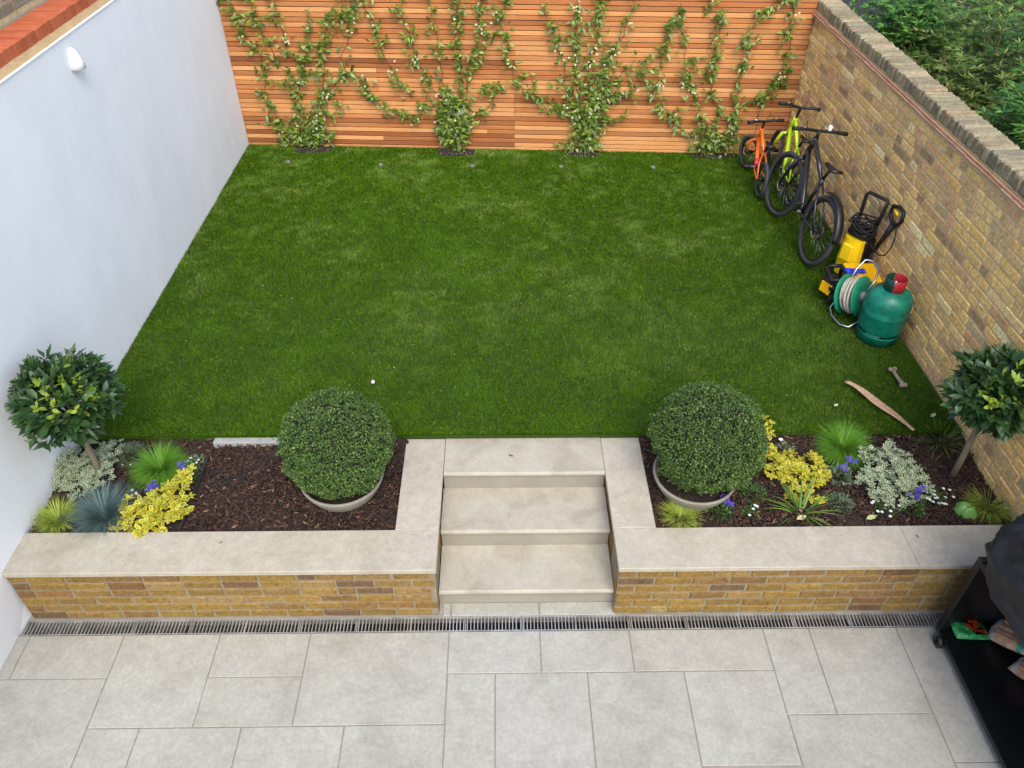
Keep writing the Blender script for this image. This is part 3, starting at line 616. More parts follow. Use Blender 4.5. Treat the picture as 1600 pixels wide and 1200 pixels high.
# ================================================================== climbing jasmines
VINES = {
 1: [[(0.67,0.02),(0.52,0.17),(0.32,0.23),(0.30,0.41),(0.33,0.69),(0.36,0.89),(0.30,1.02),(0.20,1.18),(0.16,1.37),(0.07,1.47),(0.1,1.7)],
  [(0.64,0.06),(0.66,0.46),(0.68,0.70),(0.54,0.86),(0.47,1.03),(0.40,1.19),(0.34,1.37),(0.35,1.49),(0.3,1.75)],
  [(0.71,0.66),(0.79,0.80),(0.64,1.03),(0.61,1.28),(0.58,1.50),(0.6,1.7)],
  [(0.72,0.02),(0.80,0.32),(0.93,0.53),(1.09,0.67),(1.22,0.81),(1.20,0.97),(1.30,1.17),(1.35,1.38),(1.32,1.50),(1.35,1.8)],
  [(0.95,0.53),(0.98,0.80),(0.99,1.03),(1.08,1.26),(1.16,1.38),(1.32,1.35)],
  [(0.76,0.77),(0.82,1.00),(0.87,1.25),(0.94,1.44)],
  [(1.25,0.81),(1.38,0.74),(1.46,0.57),(1.59,0.44),(1.79,0.37),(1.96,0.30)],
  [(0.65,0.02),(0.50,0.07),(0.38,0.04)], [(0.72,0.02),(0.95,0.17),(0.96,0.04)], [(0.73,0.02),(0.94,0.32),(1.10,0.43),(1.15,0.53)]],
 2: [[(2.30,0.02),(2.21,0.20),(2.26,0.45),(2.15,0.45),(2.01,0.48),(1.98,0.55)],
  [(2.30,0.02),(2.39,0.42),(2.44,0.69),(2.42,1.09),(2.45,1.40),(2.42,1.52),(2.4,1.8)],
  [(2.36,0.02),(2.47,0.49),(2.54,0.76),(2.62,1.03),(2.69,1.22),(2.66,1.46),(2.7,1.75)],
  [(2.41,0.05),(2.60,0.38),(2.78,0.49),(2.82,0.70),(2.68,0.63)],
  [(2.35,0.27),(2.24,0.82),(2.21,1.15),(2.15,1.46),(2.1,1.65)],
  [(2.23,0.55),(2.10,0.69),(2.01,0.92),(1.93,1.14),(1.88,1.39),(1.83,1.51)],
  [(1.93,0.55),(1.79,0.68),(1.70,0.88),(1.65,1.01),(1.57,1.23),(1.50,1.48),(1.5,1.7)],
  [(2.29,0.02),(2.18,0.27),(2.29,0.48)], [(2.38,0.02),(2.48,0.27),(2.45,0.49)], [(2.33,0.02),(2.3,0.25),(2.36,0.5)]],
 3: [[(3.74,0.02),(3.69,0.37),(3.54,0.44),(3.40,0.50),(3.19,0.60),(2.99,0.80),(2.94,0.97),(2.92,1.16),(2.86,1.40),(2.92,1.53),(2.9,1.8)],
  [(3.73,0.23),(3.66,0.78),(3.64,1.17),(3.62,1.53)],
  [(3.78,0.02),(3.85,0.51),(3.96,0.85),(4.01,1.05),(4.13,1.24),(4.17,1.42),(4.19,1.54),(4.2,1.8)],
  [(3.69,0.37),(3.57,0.64),(3.52,0.98),(3.41,1.20),(3.34,1.41),(3.24,1.53)],
  [(3.79,0.30),(4.03,0.37),(4.14,0.31)], [(3.94,0.65),(4.19,0.59),(4.34,0.73),(4.38,1.02)],
  [(3.86,0.30),(3.76,0.85),(3.84,1.17),(3.85,1.48),(3.85,1.7)], [(3.98,0.65),(4.13,0.85),(4.28,0.99)], [(3.89,0.44),(4.04,0.75),(4.06,0.92)],
  [(3.74,0.02),(3.58,0.06)], [(3.81,0.02),(3.97,0.12),(4.01,0.23)], [(3.78,0.02),(3.78,0.3),(3.92,0.6),(3.9,0.9)]],
 4: [[(5.17,0.02),(5.00,0.18),(4.81,0.28),(4.65,0.46),(4.49,0.59),(4.53,0.86),(4.55,1.18),(4.62,1.43)],
  [(5.20,0.02),(4.98,0.53),(4.81,0.77),(4.77,1.12),(4.71,1.37),(4.63,1.55)],
  [(5.24,0.02),(5.21,0.40),(5.08,0.74),(5.07,1.00),(5.10,1.19),(5.03,1.46),(4.93,1.49),(4.95,1.75)],
  [(5.27,0.03),(5.41,0.40),(5.35,0.74),(5.40,1.01),(5.38,1.26),(5.50,1.47),(5.57,1.56),(5.6,1.8)],
  [(5.38,0.40),(5.51,0.58),(5.68,0.61)], [(5.33,0.07),(5.53,0.15)],
  [(5.57,1.65),(5.76,1.56),(5.80,1.32),(5.81,1.08),(5.78,0.91),(5.79,0.72),(5.70,0.65)], [(5.19,0.02),(5.08,0.07)], [(5.55,1.53),(5.47,1.44)]],
}
JL = {1: 'star jasmine with many wandering vines on the fence nearest the white wall', 2: 'star jasmine with a dense bushy foot, second from the white wall',
      3: 'star jasmine fanning up the fence in thick arms, second from the brick wall', 4: 'sparse star jasmine on the fence beside the leaning bicycles'}
DENS = {1: 1.55, 2: 1.5, 3: 1.7, 4: 1.5}; BUSH = {1: (0.78, 0.18, .19, .20, 90), 2: (2.35, 0.26, .18, .26, 290), 3: (3.83, 0.22, .15, .22, 170), 4: (5.25, .10, .26, .10, 110)}
for k, vs in VINES.items():
    bx, by = holes[k-1][0], fy(holes[k-1][0])-0.03
    t = thing('star_jasmine', JL[k], 'climbing plant', (bx, by, 0), group='star jasmines trained up the fence')
    st_, P, D, NN, FP = MB(), [], [], [], []
    for vi, v in enumerate(vs):
        pts = []
        for (a, z), (b, z2) in zip(v[:-1], v[1:]):
            L = math.hypot(b-a, z2-z); n = max(2, int(L/.035))
            for i in range(n):
                f = i/n; pts.append((a+(b-a)*f, z+(z2-z)*f))
        pts.append(v[-1])
        w1, w2 = random.uniform(0, 6), random.uniform(14, 24)
        q = [(x-bx+random.gauss(0, .006)+.014*math.sin(z*w2+w1), fy(x)-by-0.012-random.random()*.012-(0.05*max(0, .25-z)), z+random.gauss(0, .006)) for x, z in pts]
        st_.tube(q, [0.0042-0.0026*i/len(q) for i in range(len(q))], 5)
        # leaf clusters along the vine, irregular, with short side shoots
        def put(c, sp, m, big=1.0):
            for _ in range(m):
                P.append((c[0]+random.gauss(0, sp), c[1]-abs(random.gauss(0, .02)), max(.012, c[2]+random.gauss(0, sp*1.1))))
                a = random.uniform(0, 6.28); D.append((math.cos(a), -random.uniform(.1, .9), math.sin(a)*.9+.15)); NN.append((random.gauss(0, .4), -0.7, 0.9))
        nxt = random.uniform(.0, .06); dist = 0; last = q[0]
        for c in q:
            dist += math.dist(c, last); last = c; low = max(0, 1-c[2]/.5)
            if random.random() < .22: put(c, .012, 1)
            if dist > nxt:
                dist = 0; nxt = random.uniform(.05, .17)*(1-.5*low); m = int(random.choice((3, 5, 8, 12, 15))*DENS[k]*.72); sp = random.uniform(.020, .042); put(c, sp, m)
                if random.random() < .42:
                    dx, dz, L = random.choice((-1, 1))*random.uniform(.3, 1), random.uniform(-.2, 1), random.uniform(.05, .16); h = math.hypot(dx, dz)
                    e = [(c[0]+dx/h*L*t_, c[1]-.02*t_, max(.02, c[2]+dz/h*L*t_)) for t_ in (0, .35, .7, 1)]; st_.tube(e, [.002, .0018, .0015, .001], 4)
                    for e_ in e[1:]: put(e_, .014, random.choice((1, 2, 3)))
                if random.random() < .25 and c[2] > .1:
                    for _ in range(random.choice((1, 1, 2, 4))): FP.append((c[0]+random.gauss(0, .03), c[1]-.035-random.random()*.03, c[2]+random.gauss(0, .03)))
    cx, cz, rx, rz, nb_ = BUSH[k]
    for _ in range(nb_):
        a = random.gauss(0, .5); zz = cz+random.gauss(0, .5)*rz
        wdt = 0.35+0.65*min(1, max(0, zz/.3)) if k != 4 else 1
        c = (cx-bx+a*rx*wdt, fy(cx)-by-.02-abs(random.gauss(0, .045)), max(.012, zz))
        P.append(c); a = random.uniform(0, 6.28); D.append((math.cos(a), -random.uniform(.1, 1), math.sin(a))); NN.append((random.gauss(0, .4), -0.6, 1))
        if random.random() < .05: FP.append((c[0], c[1]-.03, c[2]))
    n = len(P); V, F = leaves(P, D, NN, rng.uniform(.042, .088, n), rng.uniform(.024, .040, n), fold=.15, curl=.2)
    props(link('foliage', npmesh('foliage', V, F, m_jas), t), kind='stuff')
    st_.build('stem', m_stem, t)
    fp, fd, fnn = [], [], []
    for c in FP:
        ax = random.uniform(0, 6.28)
        for i in range(5):
            a = ax+i*1.2566; fp.append(c); fd.append((math.cos(a), -.25, math.sin(a))); fnn.append((0, -1, .3))
    n = len(fp); V, F = leaves(fp, fd, fnn, rng.uniform(.010, .015, n), .008, fold=0, curl=.1, wide=.7)
    props(link('flower', npmesh('flower', V, F, m_jasfl), t), kind='stuff')

# ================================================================== box balls in pots
def box_ball(x, y, zc, Rb, label, pr=0.262, ptop=0.055, off=(0, 0)):
    t = thing('potted_box_ball', label, 'potted shrub', (x, y, ZS-0.02), group='clipped box balls in grey pots by the steps')
    H = ptop-(ZS-.02); s = MB()
    s.lathe([(0.0, .02), (pr*.6, .02), (pr*.62, 0.0), (pr*.8, H*.35), (pr*.93, H*.7), (pr, H-.006), (pr, H), (pr-.006, H+.004), (pr-.016, H+.002), (pr-.02, H-.01), (pr-.05, H-.07)], 48)
    s.build('pot', m_pot, t, (off[0], off[1], 0))
    s = MB(); s.lathe([(pr-.03, H-.05), (pr*.5, H-.04), (0.001, H-.03)], 24); s.build('pot_soil', m_soil, t, (off[0], off[1], 0))
    cz = zc-(ZS-.02)
    s = MB(); s.tube([(off[0], off[1], H-.06), (0, 0, cz-Rb*.5)], .018, 8); s.build('stem', m_stem, t)
    # lumpy sphere of tiny leaves
    def bump(d): return 1+.035*np.sin(d[:, 0]*7+x*3)*np.cos(d[:, 1]*6+1)+.03*np.sin(d[:, 2]*9+d[:, 0]*4+y*5)+.02*np.sin(d[:, 1]*17+d[:, 2]*13)
    n = 27000; d = unit(rng.standard_normal((n, 3))); rr = Rb*bump(d)*(0.86+.14*rng.random(n)**.6+.02*rng.standard_normal(n)*(rng.random(n) < .2))
    # irregular gaps: push some patches inwards
    gap = vnoise(d[:, 0]*3+5, d[:, 1]*3+d[:, 2]*2.3+5, 2.2, 31); rr *= 1-.08*(gap < .3)
    P = d*rr[:, None]*np.array([1, 1, .97])+np.array([0, 0, cz])
    gd = unit(d*.7+rng.standard_normal((n, 3))*.6); nn = unit(d+rng.standard_normal((n, 3))*.5+np.array([0, 0, .5]))
    k9 = 700; d9 = d[:k9]; P[:k9] += d9*rng.uniform(.0, .022, k9)[:, None]; gd[:k9] = unit(d9+rng.standard_normal((k9, 3))*.4)
    V, F = leaves(P, gd, nn, rng.uniform(.010, .017, n), rng.uniform(.009, .013, n), fold=.1, curl=.1, wide=.5)
    props(link('foliage', npmesh('foliage', V, F, m_box), t), kind='stuff')
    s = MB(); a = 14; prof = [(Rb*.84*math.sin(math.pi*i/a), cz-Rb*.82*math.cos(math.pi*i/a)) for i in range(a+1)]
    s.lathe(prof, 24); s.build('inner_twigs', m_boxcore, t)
box_ball(1.852, 3.44, .315, .338, 'clipped round box ball in a grey pot on bare bark left of the steps', off=(0.0, -0.01))
box_ball(4.118, 3.46, .325, .345, 'clipped round box ball in a grey pot beside lime grass right of the steps', off=(-.045, -.04))

# ================================================================== standard bay trees
lv = {}
for kind, mt in (('old', m_bay), ('young', m_bayyoung)):
    for i in range(5):
        L = random.uniform(.078, .10) if kind == 'old' else random.uniform(.05, .065); W_ = L*random.uniform(.40, .47)
        Pv, Fv = leaf8(L, W_, fold=random.uniform(.08, .2), curl=random.uniform(.05, .35)); b = MB(); b.add(Pv, Fv, True); lv[(kind, i)] = b.mesh('leaf', mt)
def bay(x, y, zc, rx, rz, label, lean=(0, 0), xmin=None, xmax=None):
    t = thing('bay_tree', label, 'small tree', (x, y, ZS-.01), group='lollipop bay trees in the beds')
    z0 = ZS-.01; cz = zc-z0
    s = MB(); s.tube([(0, 0, 0), (.004, .003, cz*.3), (-.004, 0, cz*.6), (lean[0]*.6, lean[1], cz)], [.021, .019, .018, .014], 10); s.build('trunk', m_trunk, t)
    s = MB()
    for i in range(16):
        a = random.uniform(0, 6.28); e = random.uniform(-.3, 1.2); d = Vector((math.cos(a)*math.cos(e), math.sin(a)*math.cos(e), math.sin(e)))
        tip = Vector((lean[0], lean[1], cz))+Vector((d.x*rx*.75, d.y*rx*.75, d.z*rz*.75))
        if xmin is not None and tip.x < xmin: tip.x = xmin+.01
        if xmax is not None and tip.x > xmax: tip.x = xmax-.01
        s.tube([(0, 0, cz-rz*.5), (tip*.5+Vector((0, 0, cz-rz*.3))*.5), tip], [.008, .005, .003], 5)
    s.build('branch', m_stem, t)
    rest_P, rest_D, rest_N = [], [], []; made = 0; total = 1700; items = []
    for _ in range(total//4):
        a = random.uniform(0, 6.28); e = math.asin(random.uniform(-.88, 1)); rr = random.uniform(.55, 1.03)
        d = Vector((math.cos(a)*math.cos(e), math.sin(a)*math.cos(e), math.sin(e)))
        lump = 1+.09*math.sin(a*3+x)+.07*math.cos(e*5+a*2)
        c = Vector((lean[0], lean[1], cz))+Vector((d.x*rx, d.y*rx, d.z*rz))*rr*lump*.88
        if xmin is not None: c.x = max(c.x, xmin+.02)
        if xmax is not None: c.x = min(c.x, xmax-.02)
        young = e > .05 and rr > .82 and random.random() < .55
        for _ in range(4 if not young else 5):
            g_ = (d*1.0+Vector((random.gauss(0, .75), random.gauss(0, .75), random.gauss(0, .5)+.42))).normalized()
            if xmin is not None and c.x < xmin+.06: g_.x = abs(g_.x)*.3
            if xmax is not None and c.x > xmax-.06: g_.x = -abs(g_.x)*.3
            g_.normalize()
            nrm = (Vector((0, 0, 1))+d*.6+Vector((random.gauss(0, .3), random.gauss(0, .3), 0))).normalized()
            items.append((c+Vector((random.gauss(0, .012), random.gauss(0, .012), random.gauss(0, .012))), g_, nrm, young))
    base = Vector((x, y, z0))
    items.sort(key=lambda q: (base+q[0]-CAM).length)
    for i, (c, g_, nrm, young) in enumerate(items):
        if i < 300:
            sx = g_.cross(nrm).normalized(); nz = sx.cross(g_).normalized()
            Mx = Matrix((( sx.x, g_.x, nz.x, c.x), (sx.y, g_.y, nz.y, c.y), (sx.z, g_.z, nz.z, c.z), (0, 0, 0, 1)))
            o = link('leaf', lv[('young' if young else 'old', random.randrange(5))], t); o.matrix_local = Mx
        else: rest_P.append(c); rest_D.append(g_); rest_N.append(nrm)
    n = len(rest_P); V, F = leaves(np.array(rest_P), np.array(rest_D), np.array(rest_N), rng.uniform(.07, .095, n), rng.uniform(.032, .042, n), fold=.12, curl=.2)
    props(link('inner_foliage', npmesh('inner_foliage', V, F, m_bay), t), kind='stuff')
bay(.272, 3.545, .60, .295, .265, 'lollipop bay tree on a straight trunk against the white wall', xmin=-.265)
bay(5.79, 3.50, .655, .26, .24, 'lollipop bay tree on a straight trunk against the brick wall', xmax=.20)

# ================================================================== bed plants
def tuft(name, label, x, y, n, L, a0, droop, wd, mat, cat='grass plant', r0=.02, group=None, z=ZS, azr=None, droopj=.2):
    t = thing(name, label, cat, (x, y, z), group=group)
    az = rng.uniform(0, 2*math.pi, n) if azr is None else rng.normal(azr[0], azr[1], n)
    rr = r0*np.sqrt(rng.random(n)); B = np.stack([np.cos(az)*rr, np.sin(az)*rr, np.zeros(n)], 1)
    a = np.abs(rng.uniform(0, 1, n))**(1.0 if droop > 1.5 else .7)*a0
    V, F = blades(B, az+rng.normal(0, .15, n), rng.uniform(L*(.5 if droop > 1.5 else .6), L*1.05, n), a, droop*(rng.uniform(.3, 1.1, n) if droop > 1.5 else 1)+rng.normal(0, droopj, n), rng.uniform(wd*.7, wd*1.2, n))
    props(link('blades', npmesh('blades', V, F, mat), t), kind='stuff'); return t
LG = 'tufts of lime green grass at the bed edges'
tuft('lime_grass', 'spiky lime green grass tuft in the corner beside the white wall', .135, 3.20, 620, .165, 1.25, .55, .0032, m_lime, group=LG, r0=.03)
tuft('lime_grass', 'spiky lime green grass tuft in front of the right hand box ball pot', 3.955, 3.18, 620, .15, 1.3, .5, .0032, m_lime, group=LG, r0=.03)
tuft('lime_grass', 'spiky lime green grass tuft squeezed against the brick wall by the black cart', 5.90, 3.235, 420, .19, 1.1, .7, .0034, m_lime, group=LG, r0=.03, azr=(3.9, 1.1))
tuft('blue_fescue', 'blue grey fescue tuft between lime grass and golden shrub', .41, 3.22, 1300, .25, 1.3, .5, .0026, m_blue, r0=.035)
MG = 'soft green mop headed grasses'
tuft('mop_grass', 'rounded mop of bright green fine grass behind the golden shrub in the left bed', .64, 3.60, 2000, .235, .8, 2.3, .0032, m_mop, group=MG, r0=.03)
tuft('mop_grass', 'rounded mop of bright green fine grass at the lawn edge in the right bed', 5.14, 3.74, 2000, .25, .8, 2.2, .0032, m_mop, group=MG, r0=.03)
tuft('daylily', 'loose clump of broad arching green strap leaves by the golden shrub', 4.71, 3.21, 42, .30, 1.25, .75, .011, m_strap, cat='plant', r0=.035)
tuft('strappy_plant', 'dark green strappy clump in the back corner by the brick wall', 5.84, 3.82, 130, .24, 1.1, .8, .008, m_strap, cat='plant', r0=.03, azr=(3.3, 1.6))
def two_tone(pos, d, nrm, L, W_):
    """variegated leaf: outer rim (mat 0) and raised inner blade (mat 1)"""
    pos = np.asarray(pos); d = unit(np.asarray(d)); n = len(pos); s = unit(np.cross(d, nrm)); nn = unit(np.cross(s, d)); L = L[:, None]; W_ = W_[:, None]
    def ring(k, z): return [pos+d*L*(.5-.5*k)+nn*z, pos+d*L*.3+s*W_*.5*k+nn*z*1.4, pos+d*L*.68+s*W_*.42*k+nn*z*1.2, pos+d*L*(.5+.5*k)-nn*L*.12*k+nn*z, pos+d*L*.68-s*W_*.42*k+nn*z*1.2, pos+d*L*.3-s*W_*.5*k+nn*z*1.4]
    V = np.stack(ring(1, 0.0)+ring(.66, .0006), 1).reshape(-1, 3)
    quads = [(i, (i+1) % 6, 6+(i+1) % 6, 6+i) for i in range(6)]+[(6, 7, 8, 9), (6, 9, 10, 11)]
    F = (np.array(quads)[None]+12*np.arange(n)[:, None, None]).reshape(-1, 4); mi = np.tile([0]*6+[1]*2, n)
    return V, F, mi
def variegated(name, label, x, y, blobs, n, L, mats, cat='shrub', group=None):
    t = thing(name, label, cat, (x, y, ZS), group=group); P, D, NN = [], [], []; s = MB()
    tot = sum(b[3]**2 for b in blobs)
    for (bx, by, bz, br) in blobs:
        m = int(n*br**2/tot/5)
        for _ in range(m):
            d = Vector((random.gauss(0, 1), random.gauss(0, 1), random.gauss(0, .8)+.35)).normalized(); c = Vector((bx, by, bz))+Vector((d.x*br, d.y*br, d.z*br*.75))*random.uniform(.55, 1.12)
            if c.z < .008: c.z = random.uniform(.008, .03)
            if x+c.x < .02: c.x = .03-x
            if random.random() < .35: s.tube([(bx*.4, by*.4, 0.0), ((bx+c.x)/2, (by+c.y)/2, c.z*.6), c], .0018, 4)
            a0 = random.uniform(0, 6.28)
            for q in range(5):
                a = a0+q*1.2566; dd = (Vector((math.cos(a), math.sin(a), random.uniform(-.2, .5)))+d*.35).normalized()
                P.append(c+dd*.004); D.append(dd); NN.append((d*.5+Vector((random.gauss(0, .25), random.gauss(0, .25), 1))).normalized())
    k = len(P); Lr = rng.uniform(L*.7, L*1.15, k); V, F, mi = two_tone(np.array(P), np.array(D), np.array(NN), Lr, Lr*rng.uniform(.5, .62, k))
    props(link('foliage', npmesh('foliage', V, F, mats, mi), t), kind='stuff'); s.build('stem', m_stem, t); return t
YM, WM = [m_yleaf, m_yleafc], [m_wleaf, m_wleafc]
variegated('golden_euonymus', 'golden yellow variegated shrub spilling beside the blue fescue', .72, 3.22, [(.03, .0, .07, .11), (-.09, -.05, .05, .08), (.10, .09, .09, .09), (.12, .16, .14, .06), (.0, -.07, .05, .09), (-.14, .05, .06, .07), (.13, .0, .08, .08), (-.20, -.07, .03, .05), (.15, .22, .17, .04)], 620, .042, YM, group='golden variegated shrubs')
variegated('golden_euonymus', 'golden yellow variegated shrub with one tall shoot beside the right box ball', 4.74, 3.52, [(-.02, .0, .08, .11), (.11, .0, .08, .10), (-.12, .03, .09, .09), (.04, -.08, .05, .08), (-.17, .10, .16, .06), (-.16, .17, .24, .045), (-.165, .22, .30, .03), (.16, -.06, .05, .06), (-.03, -.18, .03, .05), (.1, -.2, .03, .045)], 700, .040, YM, group='golden variegated shrubs')
variegated('silver_euonymus', 'dense cream and grey green variegated shrub under the bay tree by the white wall', .15, 3.56, [(.0, .02, .09, .14), (-.09, .05, .10, .09), (.10, .04, .08, .11), (.02, -.09, .06, .11), (.12, -.05, .06, .09), (.14, .16, .09, .08), (-.08, -.07, .06, .08), (-.11, -.05, .02, .05)], 1900, .024, WM, group='cream variegated shrubs')
variegated('silver_euonymus', 'wide loose cream and grey green variegated shrub in the middle of the right bed', 5.32, 3.38, [(.0, .05, .09, .15), (.12, .07, .08, .12), (-.11, .02, .07, .10), (.0, .18, .11, .11), (.10, .17, .10, .09), (.03, -.08, .06, .11), (-.08, .24, .12, .05), (.08, .28, .14, .04), (.18, .0, .05, .08), (-.08, -.09, .04, .08)], 1900, .026, WM, group='cream variegated shrubs')
def mound(name, label, x, y, r, h, n, L, wd, mat, cat='plant', needle=True, group=None, flowers=None):
    t = thing(name, label, cat, (x, y, ZS), group=group)
    az = rng.uniform(0, 6.283, n); el = np.arcsin(rng.uniform(.05, 1, n)); d = np.stack([np.cos(az)*np.cos(el), np.sin(az)*np.cos(el), np.sin(el)], 1)
    P = d*np.array([r, r, h])*(rng.uniform(.45, 1, n)[:, None]); gd = unit(d+rng.standard_normal((n, 3))*.35+np.array([0, 0, .15])); nn = unit(rng.standard_normal((n, 3))*.4+np.array([0, 0, 1.]))
    V, F = leaves(P, gd, nn, rng.uniform(L*.7, L*1.2, n), rng.uniform(wd*.8, wd*1.2, n), fold=.1, curl=.15)
    props(link('foliage', npmesh('foliage', V, F, mat), t), kind='stuff')
    s = MB()
    for _ in range(7):
        a = random.uniform(0, 6.28); s.tube([(0, 0, 0), (math.cos(a)*r*.3, math.sin(a)*r*.3, h*.5), (math.cos(a)*r*.7, math.sin(a)*r*.7, h*.75)], .002, 4)
    s.build('stem', m_stem, t)
    if flowers:
        fm, pts, sz = flowers; fp, fd, fnn = [], [], []
        for (fx, fy_, fz) in pts:
            a0 = random.uniform(0, 6)
            for i in range(5):
                a = a0+i*1.2566; fp.append((fx, fy_, fz)); fd.append((math.cos(a), math.sin(a), .35)); fnn.append((0, 0, 1))
        V, F = leaves(fp, fd, fnn, np.full(len(fp), sz), sz*.8, fold=0, curl=.1, wide=.65)
        props(link('flower', npmesh('flower', V, F, fm), t), kind='stuff')
    return t
def spire(cx, cy, z0, z1, r, n): return [(cx+random.gauss(0, r), cy+random.gauss(0, r), random.uniform(z0, z1)) for _ in range(n)]
mound('lavender', 'small dark green needle mound behind the trunk of the left bay', .40, 3.73, .095, .12, 1000, .028, .004, m_lav, flowers=(m_white, [(-.04, -.07, .02), (.05, -.06, .03), (.02, -.08, .03)], .009))
mound('lavender', 'small grey green needle mound between daylily leaves and cream shrub', 4.985, 3.27, .07, .07, 420, .036, .005, m_lav)
SV = 'violet flowered bedding plants'
mound('violet_salvia', 'violet flower spike standing at the tip of the left golden shrub', .835, 3.53, .055, .08, 90, .034, .018, m_green, group=SV, flowers=(m_violet, spire(-.02, .01, .09, .15, .013, 22), .011))
mound('violet_salvia', 'small violet bloom between the green mop grass and left golden shrub', .66, 3.41, .03, .05, 40, .028, .014, m_green, group=SV, flowers=(m_violet, spire(0, 0, .07, .10, .018, 18), .012))
mound('violet_salvia', 'dark leaved plant with two violet flowers beside the right box ball pot', 4.205, 3.215, .07, .07, 120, .036, .02, m_green, group=SV, flowers=(m_violet, spire(.02, .03, .10, .13, .014, 18)+spire(.05, .0, .09, .13, .012, 18), .011))
mound('violet_salvia', 'bluish leaved plant with violet flowers below the green mop grass in the right bed', 5.055, 3.50, .075, .08, 120, .042, .026, m_lav, group=SV, flowers=(m_violet, spire(.0, .0, .1, .13, .02, 10)+spire(.06, .04, .12, .15, .014, 16), .011))
mound('violet_salvia', 'tall violet flower spike in front of the large cream variegated shrub', 5.425, 3.235, .07, .07, 130, .034, .018, m_green, group=SV, flowers=(m_violet, spire(0, .02, .09, .19, .012, 34), .011))
WF = 'white flowered creeping bedding plants'
wf = lambda r, n: [(random.gauss(0, r), random.gauss(0, r), random.uniform(.03, .06)) for _ in range(n)]
mound('white_bacopa', 'white flowered creeper below the green mop grass in the left bed', .52, 3.44, .05, .045, 130, .02, .012, m_green, group=WF, flowers=(m_white, [(.02, -.04, .03), (.03, -.05, .03), (.0, -.03, .045)], .012))
mound('white_bacopa', 'pale leaved white flowered creeper at the black edging behind the violet spike', .83, 3.68, .07, .05, 200, .022, .012, m_lav, group=WF, flowers=(m_white, wf(.04, 5), .010))
mound('white_bacopa', 'small white flowered creeper on bark between violet flowers and daylily leaves', 4.40, 3.21, .06, .045, 150, .02, .012, m_green, group=WF, flowers=(m_white, [(.03, .03, .05), (.04, .02, .05), (-.02, -.04, .04), (.01, .0, .05)], .011))
mound('white_bacopa', 'white flowered creeper trailing from the cream shrub towards the right bay trunk', 5.585, 3.31, .075, .06, 260, .02, .012, m_green, group=WF, flowers=(m_white, wf(.055, 22), .011))
mound('white_bacopa', 'white flowered creeper along the front foot of the large cream shrub', 5.25, 3.23, .075, .05, 230, .022, .012, m_green, group=WF, flowers=(m_white, wf(.05, 14), .012))
mound('blue_green_sedum', 'blue green leafy clump with pale leaves at the lawn edge behind the right golden shrub', 4.75, 3.74, .06, .06, 130, .04, .014, m_lav, flowers=(m_white, [(.07, .05, .03), (.1, .04, .02), (.08, .07, .03), (-.02, .04, .09)], .018))
mound('low_green_plant', 'dark low green plant tucked under the right edge of the right box ball', 4.45, 3.36, .085, .08, 420, .022, .008, m_green)
# rounded glossy leaf plant
t = thing('round_leaf_plant', 'single glossy bright green cupped leaf on the bark near the brick wall', 'leaf plant', (5.735, 3.20, ZS))
def cup(cx, cy, cz, r, tilt, az):
    s = MB(); vs, fs = [], []; n, m = 40, 9
    for i in range(m+1):
        q = i/m
        for k in range(n):
            a = 2*math.pi*k/n; rr = r*q*(1+.16*math.cos(a)-.05*math.cos(2*a)); p = Vector((rr*math.cos(a)*(1-.12*q), rr*math.sin(a)*.86, .85*r*(1-q**2.2)+.10*r*math.cos(5*a)*q*q-.35*r*math.exp(-(rr*math.sin(a)/(.18*r))**2)*(1 if math.cos(a) > -.5 else .3)*(1-.5*q)))
            vs.append(Matrix.Translation((cx, cy, cz)) @ Matrix.Rotation(az, 4, 'Z') @ Matrix.Rotation(tilt, 4, 'Y') @ p)
    for i in range(m):
        for k in range(n): fs.append((i*n+k, i*n+(k+1) % n, (i+1)*n+(k+1) % n, (i+1)*n+k))
    s.add(vs, fs, True); return s
cup(0, 0, .02, .078, -.15, .5).build('leaf', m_hosta, t)
s = MB(); s.tube([(0, 0, -.005), (.0, 0, .04)], .004, 6); s.build('stalk', m_green, t)

# bed furniture: white edging, black edging strip, irrigation pipe
s = MB(); s.box(.925, 1.60, 3.800, 3.855, ZS-.06, -.022, ch=.004); props(s.build('concrete_edging', m_conc), 'short pale concrete edging strip between lawn and bark left of the box ball', 'edging')
s = MB(); s.box(.902, .918, 3.08, 3.857, ZS-.05, ZS+.04, ch=.003); props(s.build('bed_divider', m_rubber), 'thin black edging strip dividing the planted and bare parts of the left bed', 'edging')
s = MB(); q = []
for i in range(60):
    a = i/59*4*math.pi; q.append((1.03+.07*math.cos(a)+.02*i/59, 3.53+.055*math.sin(a), ZS+.03+.006*math.sin(i)))
q = [(0.93, 3.60, ZS+.03)]+q+[(1.25, 3.55, ZS+.03), (1.30, 3.5, ZS+.01)]
s.tube(q, .0035, 6); props(s.build('irrigation_pipe', m_rubber), 'thin black irrigation pipe coiled loosely on the bark', 'pipe')
